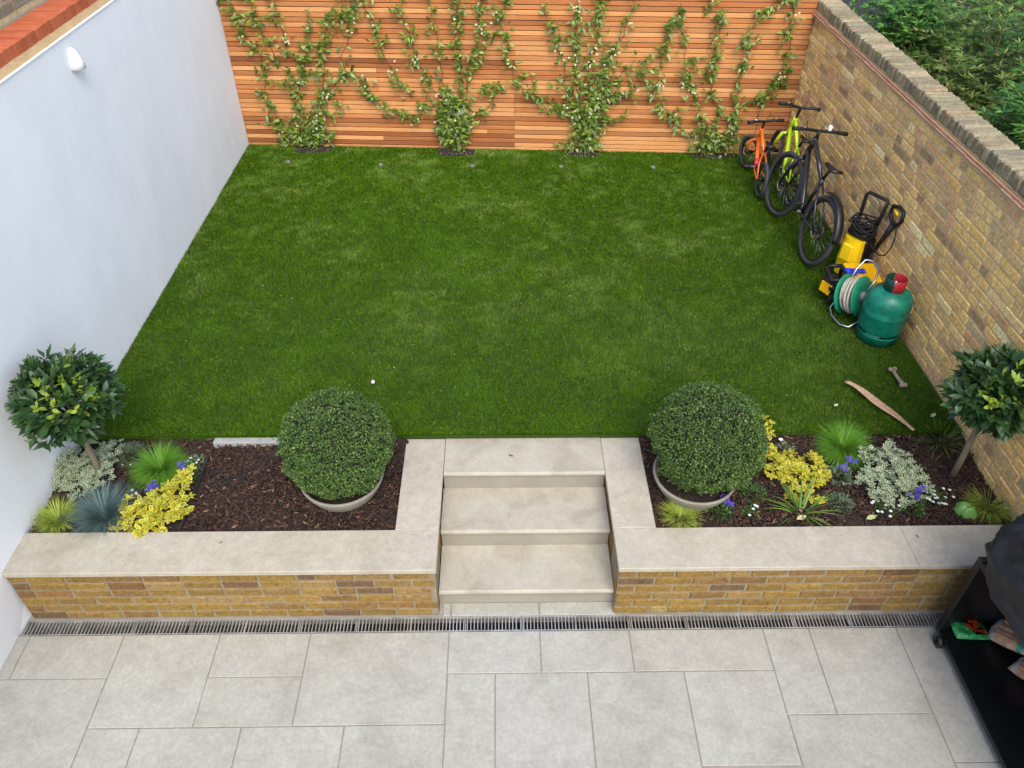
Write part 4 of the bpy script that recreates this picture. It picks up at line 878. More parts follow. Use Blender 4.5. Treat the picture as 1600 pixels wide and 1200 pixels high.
# loose leaves
def loose(label, x, y, z, L, wd, mat, rz, name='fallen_leaf'):
    Pv, Fv = leaf8(L, wd, .1, .1); s = MB(); s.add(Pv, Fv, True); o = s.build(name, mat, None, (x, y, z), (.08, .05, rz)); props(o, label, 'leaf', 'loose fallen leaves')
loose('pale green fallen leaf lying on bark in front of the small grey green mound', 5.09, 3.135, ZS+.035, .085, .035, m_deadleaf, -1.2)
loose('cream fallen leaf lying under the daylily leaves', 4.66, 3.135, ZS+.04, .075, .036, m_shell, -1.2)
loose('pale leaf lying on the turf above the large cream shrub', 5.19, 4.10, .003, .045, .024, m_deadleaf, -1.0)
loose('pale leaf caught in the strappy clump by the brick wall', 5.80, 3.95, .03, .07, .028, m_deadleaf, -.9)
loose('small dark leaf lying on the left coping', 1.18, 2.98, ZC+.003, .028, .009, m_brownleaf, -1.0)
loose('small brown leaf lying on the right coping near the black cart', 5.35, 2.98, ZC+.003, .026, .012, m_brownleaf, .6)
loose('red brown leaf lying on the top step', 2.90, 3.70, ZC+.003, .04, .014, m_brownleaf, -2.0)

# ================================================================== things on the lawn
s = MB(); s.lathe([(0.0001, -.015), (.009, -.0125), (.0145, -.005), (.015, 0), (.0145, .005), (.009, .0125), (.0001, .015)], 18); props(s.build('ball', m_ball, None, (1.927, 4.389, .008)), 'small white ball lying on the turf behind the left box ball', 'ball')
t = thing('bone', 'brown chewed dog bone lying on the turf near the brick wall', 'dog bone', (5.75, 4.395, .006))
s = MB(); s.tube([(-.002, .085, .01), (-.002, .05, .008), (0, 0, .007), (.004, -.05, .008), (.006, -.085, .01)], [.019, .014, .0125, .015, .02], 10); s.build('shaft', m_bone, t)
for sx, sy in ((-.017, .09), (.014, .094), (-.008, -.092), (.02, -.088)):
    s = MB(); s.lathe([(.0001, -.018), (.013, -.013), (.019, 0), (.014, .012), (.0001, .018)], 10); s.build('knuckle', m_bone, t, (sx, sy, .011), (random.random(), random.random(), 0))
s = MB(); P0, P1 = Vector((5.349, 4.342, .012)), Vector((5.643, 3.835, .0)); vs, fs = [], []; n = 22
for i in range(n+1):
    f = i/n; c = P0.lerp(P1, f); sd = Vector((.865, .5, 0)); wd = .012+.022*math.sin(math.pi*min(1, f*1.1))**1.2 if f < .93 else .012; wd *= 1 if f > .05 else 1.4
    bend = sd*(.02*math.sin(f*math.pi)); z = .010+.012*math.sin(f*9)*(1-f)+.004
    for k, (q, h) in enumerate(((-1, 0.0), (-.5, .006), (0, -.003), (.5, .006), (1, .0))): vs.append(c+bend+sd*wd*q+Vector((0, 0, z+h)))
for i in range(n):
    for k in range(4): fs.append((i*5+k, i*5+k+1, (i+1)*5+k+1, (i+1)*5+k))
s.add(vs, fs, True); o = s.build('dried_leaf_sheath', m_strip); props(o, 'long tan dried strip lying on the turf pointing at the right bed', 'dried strip')
so_ = o.modifiers.new('thickness', 'SOLIDIFY'); so_.thickness = .003
LT = [('nearest the white wall', .546, 8.16), ('between the first and second jasmines', 1.562, 8.089), ('just right of the second jasmine', 2.554, 8.051), ('just left of the third jasmine', 3.515, 8.029), ('nearest the bicycles', 4.509, 8.006)]
for nm, x, y in LT:
    t = thing('ground_light', 'small round steel uplighter set in the turf '+nm, 'ground light', (x, y, -.012), group='uplighters set in the turf along the fence')
    s = MB(); s.lathe([(.03, -.02), (.03, .0), (.028, .003), (.025, .003), (.024, .0)], 20); s.build('rim', m_dirtsteel, t)
    s = MB(); s.lathe([(.024, .0), (.0001, .001)], 16); s.build('lens', flat('uplighter_lens', S(110, 116, 116), rough=.15), t)

# ================================================================== bicycles
def bicycle(name, label, loc, head, lean, p):
    t = thing(name, label, 'bicycle', loc, (0, R(lean), -R(head)))
    V3 = lambda a, h, s=0: (s, a, h)
    Rw, tw = p['R'], p['tyre']
    def wheel(a, turn=0.0, cass=False):
        e = bpy.data.objects.new('wheel', None)
        s = MB(); n = 44
        q = [Vector((0, math.cos(2*math.pi*i/n)*(Rw-tw), math.sin(2*math.pi*i/n)*(Rw-tw))) for i in range(n)]
        s.tube(q, tw, 10, closed=True); wh = s.build('wheel_tyre', m_tyre, t, (0, a, Rw), (0, 0, turn))
        s = MB(); q2 = [v*((Rw-2*tw-.004)/(Rw-tw)) for v in q]; s.tube(q2, .010, 8, closed=True); s.build('rim', p['rim'], wh)
        s = MB(); k = p.get('spokes', 26)
        for i in range(k):
            an = 2*math.pi*i/k; an2 = an+(.5 if i % 2 else -.5); sd = .022*(1 if i % 4 < 2 else -1)
            s.tube([(sd, math.cos(an2)*.02, math.sin(an2)*.02), (0, math.cos(an)*(Rw-2*tw-.008), math.sin(an)*(Rw-2*tw-.008))], .0012, 4)
        s.build('spokes', m_alloy, wh)
        s = MB(); s.tube([(-.045, 0, 0), (-.02, 0, 0), (.02, 0, 0), (.045, 0, 0)], [.012, .02, .02, .012], 12); s.build('hub', m_black, wh)
        s = MB(); s.lathe([(p['disc'], -.001), (p['disc'], .001), (p['disc']*.72, .0012), (p['disc']*.72, -.0012), (p['disc'], -.001)], 28, M=Matrix.Translation((-.03, 0, 0)) @ Matrix.Rotation(R(90), 4, 'Y')); s.build('brake_disc', m_alloy, wh)
        if cass:
            s = MB()
            for i, rr in enumerate(p['cass']): s.lathe([(.012, 0), (rr, 0), (rr, .003), (.012, .003)], 24, M=Matrix.Translation((.02+.005*i, 0, 0)) @ Matrix.Rotation(R(90), 4, 'Y'))
            s.build('cassette', m_dirtsteel, wh)
        return wh
    rc, fc = (0.0, Rw), (p['wb'], Rw); bb, st, ht, hb_ = p['bb'], p['seat_top'], p['head_top'], p['head_bot']
    wheel(rc[0], cass=True)
    turn = p.get('turn', 0)
    # front end pivots about the head tube foot; approximate turn by yawing the wheel on its axle
    wheel(fc[0], turn)
    f = p['tube']; s = MB()
    s.tube([V3(*hb_), V3(bb[0]+.1*(hb_[0]-bb[0]), bb[1]+.08*(hb_[1]-bb[1])), V3(*bb)], [f*1.1, f*1.25, f*1.1], 12)          # down tube
    s.tube([V3(*ht), V3(*p['tt'])], [f*1.05, f*.8], 12)                                   # top tube
    s.tube([V3(*bb), V3(*st)], f*.8, 12)                                                  # seat tube
    s.tube([V3(ht[0]-.003, ht[1]+.02), V3(hb_[0]+.006, hb_[1]-.025)], f*1.15, 12)         # head tube
    for sd in (-1, 1):
        s.tube([V3(bb[0], bb[1], sd*.012), V3(bb[0]-.08, bb[1], sd*.035), V3(rc[0]+.01, rc[1], sd*.05)], f*.45, 8)
        s.tube([V3(p['tt'][0], p['tt'][1], sd*.01), V3(p['tt'][0]*.55, rc[1]+(p['tt'][1]-rc[1])*.55, sd*.04), V3(rc[0], rc[1]+.005, sd*.05)], f*.4, 8)
    s.build('frame', p['paint'], t)
    if 'accent' in p:
        s = MB(); s.tube([V3(bb[0]-.03*0, bb[1]-.005), V3(bb[0]+.28*(hb_[0]-bb[0]), bb[1]+.28*(hb_[1]-bb[1]))], f*1.34, 12); s.tube([V3(*bb), V3(bb[0]+.35*(st[0]-bb[0]), bb[1]+.35*(st[1]-bb[1]))], f*.92, 12); s.build('painted_band', p['accent'], t)
    # fork
    s = MB(); cr = p['crown']
    s.tube([V3(hb_[0]+.004, hb_[1]-.02), V3(*cr)], f*.8, 10)
    s.tube([V3(cr[0], cr[1], -.055), V3(cr[0], cr[1]+.01, 0), V3(cr[0], cr[1], .055)], f*.75, 8)
    ct, snt = math.cos(turn), math.sin(turn)
    for sd in (-1, 1): s.tube([V3(cr[0], cr[1], sd*.05), V3((cr[0]+fc[0])/2+.006, (cr[1]+fc[1])/2, sd*.052), V3(fc[0]-sd*.0+sd*.052*snt*0, fc[1], sd*.052*ct)], [f*.85, f*.75, f*.5], 8)
    s.build('fork', p['fork'], t)
    # bar and stem
    bx, bz = p['bar']; hw = p['barw']/2; s = MB()
    s.tube([V3(ht[0]-.003, ht[1]+.015), V3(ht[0]+(bx-ht[0])*.3-.01, bz-.015), V3(bx, bz)], f*.7, 10); s.build('stem', m_black, t)
    yaw = turn; cy_, sy_ = math.cos(yaw), math.sin(yaw)
    def bp(u, back, up): return (u*cy_-(-back)*sy_*0-0*u, bx-back+u*sy_, bz+up)
    bar = MB(); bar.tube([bp(-hw, .035, p['rise']), bp(-hw*.55, .02, p['rise']), bp(-hw*.25, .0, .004), bp(0, 0, 0), bp(hw*.25, 0, .004), bp(hw*.55, .02, p['rise']), bp(hw, .035, p['rise'])], .0135, 10); hbar = bar.build('handlebar', m_black, t)
    for sd in (-1, 1):
        s = MB(); s.tube([bp(sd*hw*1.02, .036, p['rise']), bp(sd*hw*.68, .024, p['rise'])], [.0185, .017], 10); s.build('grip', m_rubber, hbar)
        s = MB(); s.box(-.012, .012, -.012, .012, -.012, .012, ch=.004, M=Matrix.Translation(bp(sd*hw*.58, .012, p['rise']+.008))); s.build('lever_clamp', m_alloy, hbar)
        s = MB(); s.tube([bp(sd*hw*.6, -.0, p['rise']-.002), bp(sd*hw*.64, -.035, p['rise']-.012), bp(sd*hw*.92, -.03, p['rise']-.016)], [.012, .008, .007], 6); s.build('brake_lever', m_alloy, hbar)
    s = MB()
    for sd in (-1, 1): s.tube([bp(sd*hw*.55, -.01, p['rise']), bp(sd*hw*.35, -.09, .05), V3(hb_[0]+.06, hb_[1]+.05, sd*.03), V3(cr[0]+.02, cr[1], sd*.03)], .0028, 5)
    s.build('cable', m_rubber, t)
    if p.get('bell'):
        s = MB(); s.box(-.014, .014, -.02, .02, -.016, .03, ch=.006, M=Matrix.Translation(bp(hw*.38, .0, .03))); s.build('bell', m_lamp, hbar)
    # saddle
    sx, sz = p['saddle']; s = MB(); s.tube([V3(*st), V3(sx+.01, sz-.03)], .0135, 10); s.build('seat_post', m_black, t)
    s = MB(); sl_ = p['sl']; vs, fs = [], []; prof = [(-.5, .48, 0.02), (-.42, .52, .012), (-.25, .42, .004), (0, .22, 0), (.25, .13, .0), (.45, .10, -.004), (.5, .05, -.012)]
    for (q, wq, zq) in prof:
        for (uu, zz) in ((-1, -.022), (-.9, -.004), (-.45, .008), (0, .004), (.45, .008), (.9, -.004), (1, -.022)): vs.append((uu*wq*sl_*.5, sx+q*sl_, sz+zq+zz))
    m = 7
    for i in range(len(prof)-1):
        for k in range(m-1): fs.append((i*m+k, (i+1)*m+k, (i+1)*m+k+1, i*m+k+1))
    fs += [tuple(range(m)), tuple((len(prof)-1)*m+k for k in range(m))[::-1]]; n0 = len(prof)
    for i in range(n0-1): fs.append((i*m, i*m+m-1, (i+1)*m+m-1, (i+1)*m))
    s.add(vs, fs, True); s.build('saddle', m_black, t)
    # cranks
    s = MB(); s.lathe([(p['chain']*.55, 0), (p['chain'], 0), (p['chain'], .004), (p['chain']*.55, .004), (p['chain']*.55, 0)], 28, M=Matrix.Translation((.05, bb[0], bb[1])) @ Matrix.Rotation(R(90), 4, 'Y'))
    s.tube([(-.06, bb[0], bb[1]), (.065, bb[0], bb[1])], .014, 10); cs = s.build('crankset', m_dirtsteel, t)
    for sd in (-1, 1):
        an = p['crank']+(math.pi if sd > 0 else 0); ex, ez = bb[0]+math.cos(an)*p['cl'], bb[1]+math.sin(an)*p['cl']
        s = MB(); s.tube([(sd*.07, bb[0], bb[1]), (sd*.075, ex, ez)], [.011, .008], 8); s.build('crank_arm', m_black, cs)
        s = MB(); s.box(sd*.085-(0 if sd > 0 else .075), sd*.085+(.075 if sd > 0 else 0), ex-.035, ex+.035, ez-.009, ez+.009, ch=.005); s.build('pedal', p.get('pedal', m_black), cs)
    s = MB(); cr_ = p['cass'][0]; s.tube([(.053, bb[0], bb[1]+p['chain']), (.04, 0, Rw+cr_)], .003, 4); s.tube([(.053, bb[0], bb[1]-p['chain']), (.04, .02, Rw-cr_*1.6)], .003, 4)
    s.tube([(.05, .0, Rw-.02), (.052, .01, Rw-.05), (.048, .025, Rw-.095)], [.012, .009, .012], 8); s.build('derailleur', m_black, t)
    if p.get('fender'):
        s = MB(); vs, fs = [], []; Rf = Rw+.022; n = 16
        for i in range(n+1):
            an = R(20)+R(150)*i/n*p['fender']; an = R(75)+R(95)*i/n
            for k in range(5):
                u = (k-2)/2; rr = Rf+.010*(1-u*u); vs.append((u*.034, math.cos(an)*rr, Rw+math.sin(an)*rr))
        for i in range(n):
            for k in range(4): fs.append((i*5+k, i*5+k+1, (i+1)*5+k+1, (i+1)*5+k))
        s.add(vs, fs, True); o = s.build('mudguard', m_black, t); md = o.modifiers.new('thickness', 'SOLIDIFY'); md.thickness = .003
        for sd in (-1, 1):
            s = MB(); s.tube([(sd*.055, 0, Rw), (sd*.035, -Rf*.75, Rw+Rf*.66)], .003, 5); s.build('mudguard_stay', m_blackm, t)
    return t
bicycle('mountain_bike', 'large dark grey mountain bike with rear mudguard leaning on the brick wall', (5.555, 6.04, 0), -3, 10,
  dict(R=.305, tyre=.022, rim=m_black, wb=.90, bb=(.385, .285), seat_top=(.285, .655), tt=(.30, .63), head_top=(.685, .84), head_bot=(.72, .735), crown=(.76, .625), bar=(.70, .915), barw=.54, rise=.012, saddle=(.235, .785), sl=.235, tube=.022, disc=.075, cass=[.055, .045, .035], chain=.075, cl=.145, crank=2.2, paint=m_gun, fork=m_gun, turn=.12, fender=1, bell=1))
bicycle('child_bike', 'small orange and red child bike with black grips nearest the jasmine', (5.455, 7.30, 0), 3, 4,
  dict(R=.175, tyre=.019, rim=m_black, wb=.66, bb=(.29, .175), seat_top=(.16, .40), tt=(.185, .375), head_top=(.455, .50), head_bot=(.485, .42), crown=(.53, .36), bar=(.425, .60), barw=.40, rise=.015, saddle=(.105, .50), sl=.19, tube=.017, disc=.045, cass=[.032], chain=.05, cl=.085, crank=2.6, paint=m_orange, fork=m_orange, accent=m_pink, turn=.35, spokes=18))
bicycle('child_bike', 'neon yellow green child bike squeezed between the orange bike and the brick wall', (5.70, 7.14, 0), 2, 8,
  dict(R=.215, tyre=.02, rim=m_black, wb=.78, bb=(.35, .215), seat_top=(.215, .50), tt=(.23, .47), head_top=(.55, .64), head_bot=(.585, .55), crown=(.63, .46), bar=(.535, .765), barw=.46, rise=.02, saddle=(.16, .605), sl=.21, tube=.019, disc=.055, cass=[.04, .03], chain=.055, cl=.10, crank=2.0, paint=m_neon, fork=m_neon, turn=-.05, spokes=20))

# ================================================================== pressure washer
pw = thing('pressure_washer', 'upright yellow and black pressure washer with coiled hose against the brick wall', 'pressure washer', (5.85, 5.79, 0), (R(-3), R(0), R(-58))); pw.scale = (.95, .95, .92)
s = MB(); s.box(-.105, .105, -.05, .105, .03, .42, ch=.02); s.build('body', m_black, pw)
s = MB()
for (z0, z1, w0, w1, d) in ((.05, .18, .098, .108, .075), (.182, .42, .108, .090, .085)):
    n = 8; vs = []
    for z, ww in ((z0, w0), (z1, w1)):
        for i in range(n+1):
            a = math.pi*i/n; vs.append((-ww*math.cos(a)*(1 if 0 < i < n else 1), -.045-d*math.sin(a)**.6, z))
    s.add(vs, [(i, i+1, n+1+i+1, n+1+i) for i in range(n)]+[tuple(range(n+1))[::-1], tuple(range(n+1, 2*n+2))])
s.box(-.055, .055, -.15, -.125, .21, .37, ch=.01)
s.build('front_cover', m_yel, pw)
s = MB(); s.box(-.10, .10, -.09, .09, .42, .50, ch=.025); s.build('top_cap', m_black, pw)
s = MB(); s.tube([(-.085, .03, .45), (-.095, .04, .62), (-.105, .05, .77), (-.09, .055, .795), (.09, .055, .795), (.105, .05, .77), (.095, .04, .62), (.085, .03, .45)], .0165, 8); s.build('handle', m_black, pw)
s = MB()
for i in range(9):
    rr = .085+.012*random.random(); cz = .475+.014*i; q = []
    for k in range(30):
        a = 2*math.pi*k/30; q.append((rr*1.15*math.cos(a)+.015*math.sin(i*2.3), rr*.85*math.sin(a)-.02+.015*math.cos(i*1.7), cz+.045*math.sin(a+i*1.9)+.012*math.sin(3*a+i)))
    s.tube(q, .0075, 6, closed=True)
s.build('coiled_hose', m_rubber, pw)
for sd in (-1, 1):
    s = MB(); s.lathe([(.02, -.014), (.05, -.014), (.055, 0), (.05, .014), (.02, .014)], 20, M=Matrix.Translation((sd*.115, .07, .055)) @ Matrix.Rotation(R(90), 4, 'Y')); s.build('wheel', m_rubber, pw)
gn = thing('spray_lance', 'black spray lance with yellow trigger propped upright on the brick wall', 'spray gun', (5.955, 5.60, .02), (0, R(2), 0))
s = MB(); s.tube([(-.02, .06, .30), (.0, .02, .46), (.01, -.02, .60)], [.014, .02, .026], 10); s.tube([(-.05, .12, .0), (-.02, .06, .30)], .009, 8); s.build('lance', m_black, gn)
s = MB()
ring = [(.0, -.02, .60), (-.01, .045, .65), (-.005, .05, .72), (.01, -.02, .745), (.015, -.095, .735), (.015, -.105, .66), (.012, -.07, .61)]
s.tube(ring, .016, 8, closed=True); s.build('grip', m_black, gn)
s = MB(); s.tube([(-.004, .02, .70), (-.006, -.02, .702), (-.002, -.055, .695)], .011, 8); s.build('trigger', m_yel, gn)
s = MB(); s.tube([(.005, -.075, .615), (-.0, -.13, .55), (-.01, -.15, .46), (-.02, -.12, .37), (-.03, -.05, .33), (-.05, .05, .34), (-.07, .14, .38)], .006, 6); s.build('hose', m_rubber, gn)

# ================================================================== yellow floor box tool
yb = thing('yellow_steam_cleaner', 'yellow and black cleaning machine lying low by the brick wall, black handle towards the lawn', 'cleaning machine', (5.70, 5.50, 0))
s = MB(); vs = [(.0, -.13, .135), (.245, -.16, .12), (.25, .10, .12), (.0, .10, .135), (-.015, -.13, .245), (.235, -.165, .235), (.25, .105, .245), (-.01, .11, .25)]
s.add(vs, [(0, 3, 2, 1), (4, 5, 6, 7), (0, 1, 5, 4), (1, 2, 6, 5), (2, 3, 7, 6), (3, 0, 4, 7)]); o = s.build('yellow_tank', m_amb, yb); bv = o.modifiers.new('bevel', 'BEVEL'); bv.width = .014; bv.segments = 2
s = MB(); s.box(.01, .24, -.12, .10, .0, .13, ch=.015); s.box(-.16, .005, -.13, .09, .01, .17, ch=.03); s.build('chassis', m_black, yb)
s = MB(); q = [(-.165, -.12, .215), (-.15, .07, .215), (-.10, .10, .22), (-.03, .08, .235), (-.02, -.09, .235), (-.08, -.13, .225)]
s.tube(q, .018, 8, closed=True); s.tube([(-.12, -.13, .15), (-.13, -.11, .215)], .016, 8); s.tube([(-.02, .07, .15), (-.02, .08, .235)], .016, 8); s.build('carry_handle', m_black, yb)
s = MB(); s.box(-.055, .055, -.004, .004, -.045, .045, ch=.003); p1 = s.mesh('yellow_panel', m_amb)
link('yellow_panel', p1, yb, (-.172, -.06, .11), (R(-8), R(0), R(-65))); link('yellow_panel', p1, yb, (-.06, -.142, .135), (R(-28), 0, R(10)))
for q in ((-.12, -.14, .045), (-.04, -.145, .045)):
    s = MB(); s.lathe([(.01, -.02), (.035, -.02), (.045, -.012), (.045, .012), (.035, .02), (.01, .02)], 22, M=Matrix.Translation(q) @ Matrix.Rotation(R(90), 4, 'X')); s.build('wheel', m_rubber, yb)
gl = thing('rubber_glove', 'blue rubber glove lying on top of the yellow machine', 'glove', (5.735, 5.445, .256), (0, 0, R(5)))
s = MB(); s.tube([(.06, .0, .008), (.02, .0, .012), (-.015, .0, .014), (-.03, 0, .010)], [.028, .026, .032, .02], 10, flat_=.4); 
for i, (a, L) in enumerate(((.5, .04), (.2, .05), (-.08, .052), (-.36, .044))): s.tube([(-.02, .024-.016*i, .011), (-.035-L*.5*math.cos(a), .024-.016*i+L*.5*math.sin(a), .014), (-.035-L*math.cos(a), .024-.016*i+L*math.sin(a), .009)], [.0095, .009, .006], 7)
s.tube([(.0, -.024, .011), (-.01, -.048, .013), (-.028, -.06, .009)], [.011, .010, .006], 7); s.build('hand', m_bluep, gl)
s = MB(); s.tube([(.055, 0, .008), (.075, 0, .008)], [.030, .033], 10, flat_=.4); s.build('cuff', m_bluep, gl)

# ================================================================== hose reel
hr = thing('hose_reel', 'green garden hose reel with grey hose and bent silver tube frame', 'hose reel', (5.665, 5.235, .178)); hr.scale = (1.06, 1.06, 1.06)
ax = Vector((.62, -.72, .28)).normalized(); Q = Vector((0, 0, 1)).rotation_difference(ax).to_matrix().to_4x4()
for nm, zz in (('near_flange', .065), ('far_flange', -.065)):
    s = MB(); s.lathe([(.03, .0), (.08, .004), (.10, .012), (.13, .004), (.148, .0), (.152, .006), (.148, .011), (.13, .014), (.10, .022), (.08, .014), (.03, .012)], 40, M=Q @ Matrix.Translation((0, 0, zz-.005))); s.build('flange', m_reelg, hr)
s = MB(); s.lathe([(.06, -.06), (.06, .06)], 24, M=Q); s.build('drum', m_reelg, hr)
s = MB(); n = 26*9; q = []
for i in range(n):
    a = 2*math.pi*i/26; zz = -.045+.09*abs(((i/26/4) % 2)-1); rr = .104+.013*(i//(26*3))+.006*math.sin(i*.37); q.append(Q @ Vector((rr*math.cos(a), rr*math.sin(a), zz+.006*math.sin(i*.21))))
s.tube(q, .0095, 7); s.build('hose', m_hose, hr)
s = MB(); s.lathe([(.0001, .10), (.03, .10), (.036, .09), (.036, .07), (.02, .068)], 20, M=Q); s.build('hub_cap', flat('grey_hub', S(128, 132, 130), rough=.5), hr)
s = MB(); q = [Q @ Vector(v) for v in ((0, 0, .085),)]; 
pts = [(.03, -.06, .02), (.075, -.08, .10), (.155, .10, .17), (.165, .19, .165), (.10, .205, .17), (.02, .10, .15), (-.06, .06, .02)]
s.tube([(.05, -.06, .03), (.12, -.02, .13), (.175, .08, .185), (.15, .15, .2), (.10, .17, .2), (.03, .12, .16), (-.05, .06, -.02)], .0085, 8); s.build('carrying_frame', m_alloy, hr)
s = MB(); s.tube([(-.05, .06, -.02), (-.13, .02, -.13), (-.135, -.05, -.155), (-.11, -.16, -.16), (-.06, -.20, -.155), (.02, -.17, -.13), (.06, -.10, -.04), (.05, -.06, .03)], .0085, 8); s.build('foot_frame', m_alloy, hr)

# ================================================================== gas bottle
gb = thing('gas_bottle', 'scuffed green gas bottle with red valve collar beside the brick wall', 'gas bottle', (5.80, 4.94, 0), (0, 0, 0)); gb.scale = (.9, .9, .97)
s = MB(); s.lathe([(.0001, .05), (.12, .052), (.165, .07), (.182, .10), (.185, .13), (.1855, .235), (.188, .24), (.1855, .245), (.185, .33), (.178, .37), (.158, .405), (.12, .43), (.07, .445), (.0001, .45)], 48); s.build('body', m_gasg, gb)
s = MB()
for a0 in (0.2, 2.3, 4.4): s.lathe([(.168, .085), (.172, .085), (.172, .06), (.168, .06)], 12, a0=a0+1.35, a1=a0+2.05)
s.lathe([(.166, -.008), (.172, -.008), (.174, .055), (.178, .062), (.170, .066), (.166, .05), (.166, -.008)], 48); s.build('foot_ring', m_gasg, gb)
s = MB(); s.lathe([(.079, .435), (.083, .435), (.085, .535), (.080, .54), (.077, .535), (.079, .435)], 24, a0=-2.1, a1=1.3); s.build('red_collar', m_redp, gb)
s = MB(); s.lathe([(.079, .435), (.083, .435), (.085, .535), (.080, .54), (.077, .535), (.079, .435)], 24, a0=1.35, a1=4.1); s.build('green_collar', m_darkg, gb)
s = MB(); s.lathe([(.0001, .44), (.022, .44), (.022, .48), (.014, .485), (.014, .51), (.0001, .512)], 14); s.tube([(0, 0, .49), (.03, -.02, .495)], .010, 8); s.build('valve', m_alloy, gb)

# ================================================================== barbecue cart
CX0, CX1, CY0, CY1, CZS, CZT = 5.445, 5.97, 1.25, 2.64, -.44, .21
bc = thing('barbecue_cart', 'black steel barbecue cart with open lower shelf at the right end of the patio', 'barbecue cart', (0, 0, 0))
s = MB(); s.box(CX0, CX1, CY0, CY1, CZS-.03, CZS, ch=.003); s.build('lower_shelf', m_blackm, bc)
s = MB(); s.box(CX1-.02, CX1, CY0+.04, CY1-.04, CZS+.002, CZT-.04); s.box(CX0+.045, CX1-.02, CY1-.022, CY1-.004, CZS+.002, CZT-.042); s.build('back_panel', m_blackm, bc)
for (x, y) in ((CX0, CY1-.045), (CX0, CY0), (CX1-.045, CY1-.045), (CX1-.045, CY0)):
    s = MB(); s.box(x, x+.045, y, y+.045, CZS+.001, CZT-.041, ch=.003); s.build('post', m_blackm, bc)
for (x0, x1, y0, y1) in ((CX0, CX0+.045, CY0+.046, CY1-.046), (CX1-.045, CX1, CY0+.046, CY1-.046), (CX0, CX1, CY1-.045, CY1), (CX0, CX1, CY0, CY0+.045)):
    s = MB(); s.box(x0, x1, y0, y1, CZT-.04, CZT, ch=.004); s.build('top_rail', m_blackm, bc)
s = MB(); s.box(CX0+.046, CX1-.046, CY0+.046, CY1-.046, CZT-.035, CZT-.02); s.build('top_shelf', m_blackm, bc)
for (x, y) in ((CX0+.03, CY1-.07), (CX0+.03, CY0+.07), (CX1-.03, CY1-.07), (CX1-.03, CY0+.07)):
    s = MB(); s.lathe([(.012, -.013), (.036, -.013), (.042, -.008), (.042, .008), (.036, .013), (.012, .013)], 22, M=Matrix.Translation((x-.045 if x < 5.6 else x, y-.02, ZP+.043)) @ Matrix.Rotation(R(90), 4, 'Y')); xx = x-.045 if x < 5.6 else x; s.tube([(xx-.018, y-.02, ZP+.043), (xx-.018, y, ZP+.078), (xx+.02, y, ZP+.078), (xx+.04, y, ZP+.07)], .006, 6); s.build('caster', m_black, bc)
# draped cover
def cover():
    vs, fs = [], []; nu, nv = 150, 60; cx, cy, rx, ry, H = 5.80, 2.18, .39, .40, .64
    for jv in range(nv+1):
        f = jv/nv
        prof = (1.0+.13*math.sin(math.pi*min(f/.62, 1)))*(1 if f < .5 else max(0, math.cos((f-.5)*math.pi))**.5) if f < 1 else 0.0
        z = CZT+.005+H*(f*1.1 if f < .6 else .66+.34*math.sin((f-.6)/.4*math.pi/2))
        for iu in range(nu):
            a = 2*math.pi*iu/nu; ca, sa = math.cos(a), math.sin(a); se = 2/3.4
            x = math.copysign(abs(ca)**se, ca)*rx; y = math.copysign(abs(sa)**se, sa)*ry
            pv = Vector((ca*1.9, sa*1.9, f*2.6)); r1 = 1-2.6*abs(mnoise.noise(pv+Vector((3, 1, 7)))); r2 = 1-2.6*abs(mnoise.noise(pv*2.1+Vector((9, 4, 2)))); r3 = 1-2.6*abs(mnoise.noise(pv*4.3))
            fold = .030*math.sin(a*5+f*4+1)+.062*r1+.040*r2*(.4+.6*max(0, r1))+.014*r3
            k = prof*(1+fold*(1.1-f*.4)); vs.append((cx+x*k, cy+y*k, z+.016*math.sin(a*4+2)*(1-f)+.045*f*(r1*.6+r2*.4)*(1 if jv < nv else 0)))
    for jv in range(nv):
        for iu in range(nu): fs.append((jv*nu+iu, jv*nu+(iu+1) % nu, (jv+1)*nu+(iu+1) % nu, (jv+1)*nu+iu))
    s = MB(); s.add(vs, fs, True); return s
props(cover().build('barbecue_cover', m_cover), 'rumpled black fabric cover draped over the barbecue on the cart', 'cover')
def pillow(nx, ny, sx, sy, h, seed, pinch=.5, M=None, mi=None):
    r = random.Random(seed); vs, fs = [], []; s = MB()
    for side in (1, -1):
        for j_ in range(ny+1):
            for i in range(nx+1):
                u, v = i/nx*2-1, j_/ny*2-1; hh = h*((1-abs(u)**3)*(1-abs(v)**3))**pinch; wob = .10*h*math.sin(u*7+seed)*math.cos(v*6+seed*2)*(hh/h)
                p = Vector((u*sx*(1-.04*v*v), v*sy*(1-.05*u*u), side*hh*.5+wob+(r.uniform(-.03, .03)*h if 0 < i < nx and 0 < j_ < ny else 0)))
                vs.append(M @ p if M is not None else p)
    k = (nx+1)*(ny+1)
    for sd in range(2):
        for j_ in range(ny):
            for i in range(nx):
                a = sd*k+j_*(nx+1)+i; q = (a, a+1, a+nx+2, a+nx+1); q = q if sd == 0 else q[::-1]
                s.m = mi(i, j_, sd) if mi else 0; s.add([], []); s.f.append(q); s.sm.append(True); s.mi.append(s.m)
    s.v = [tuple(p) for p in vs]; return s
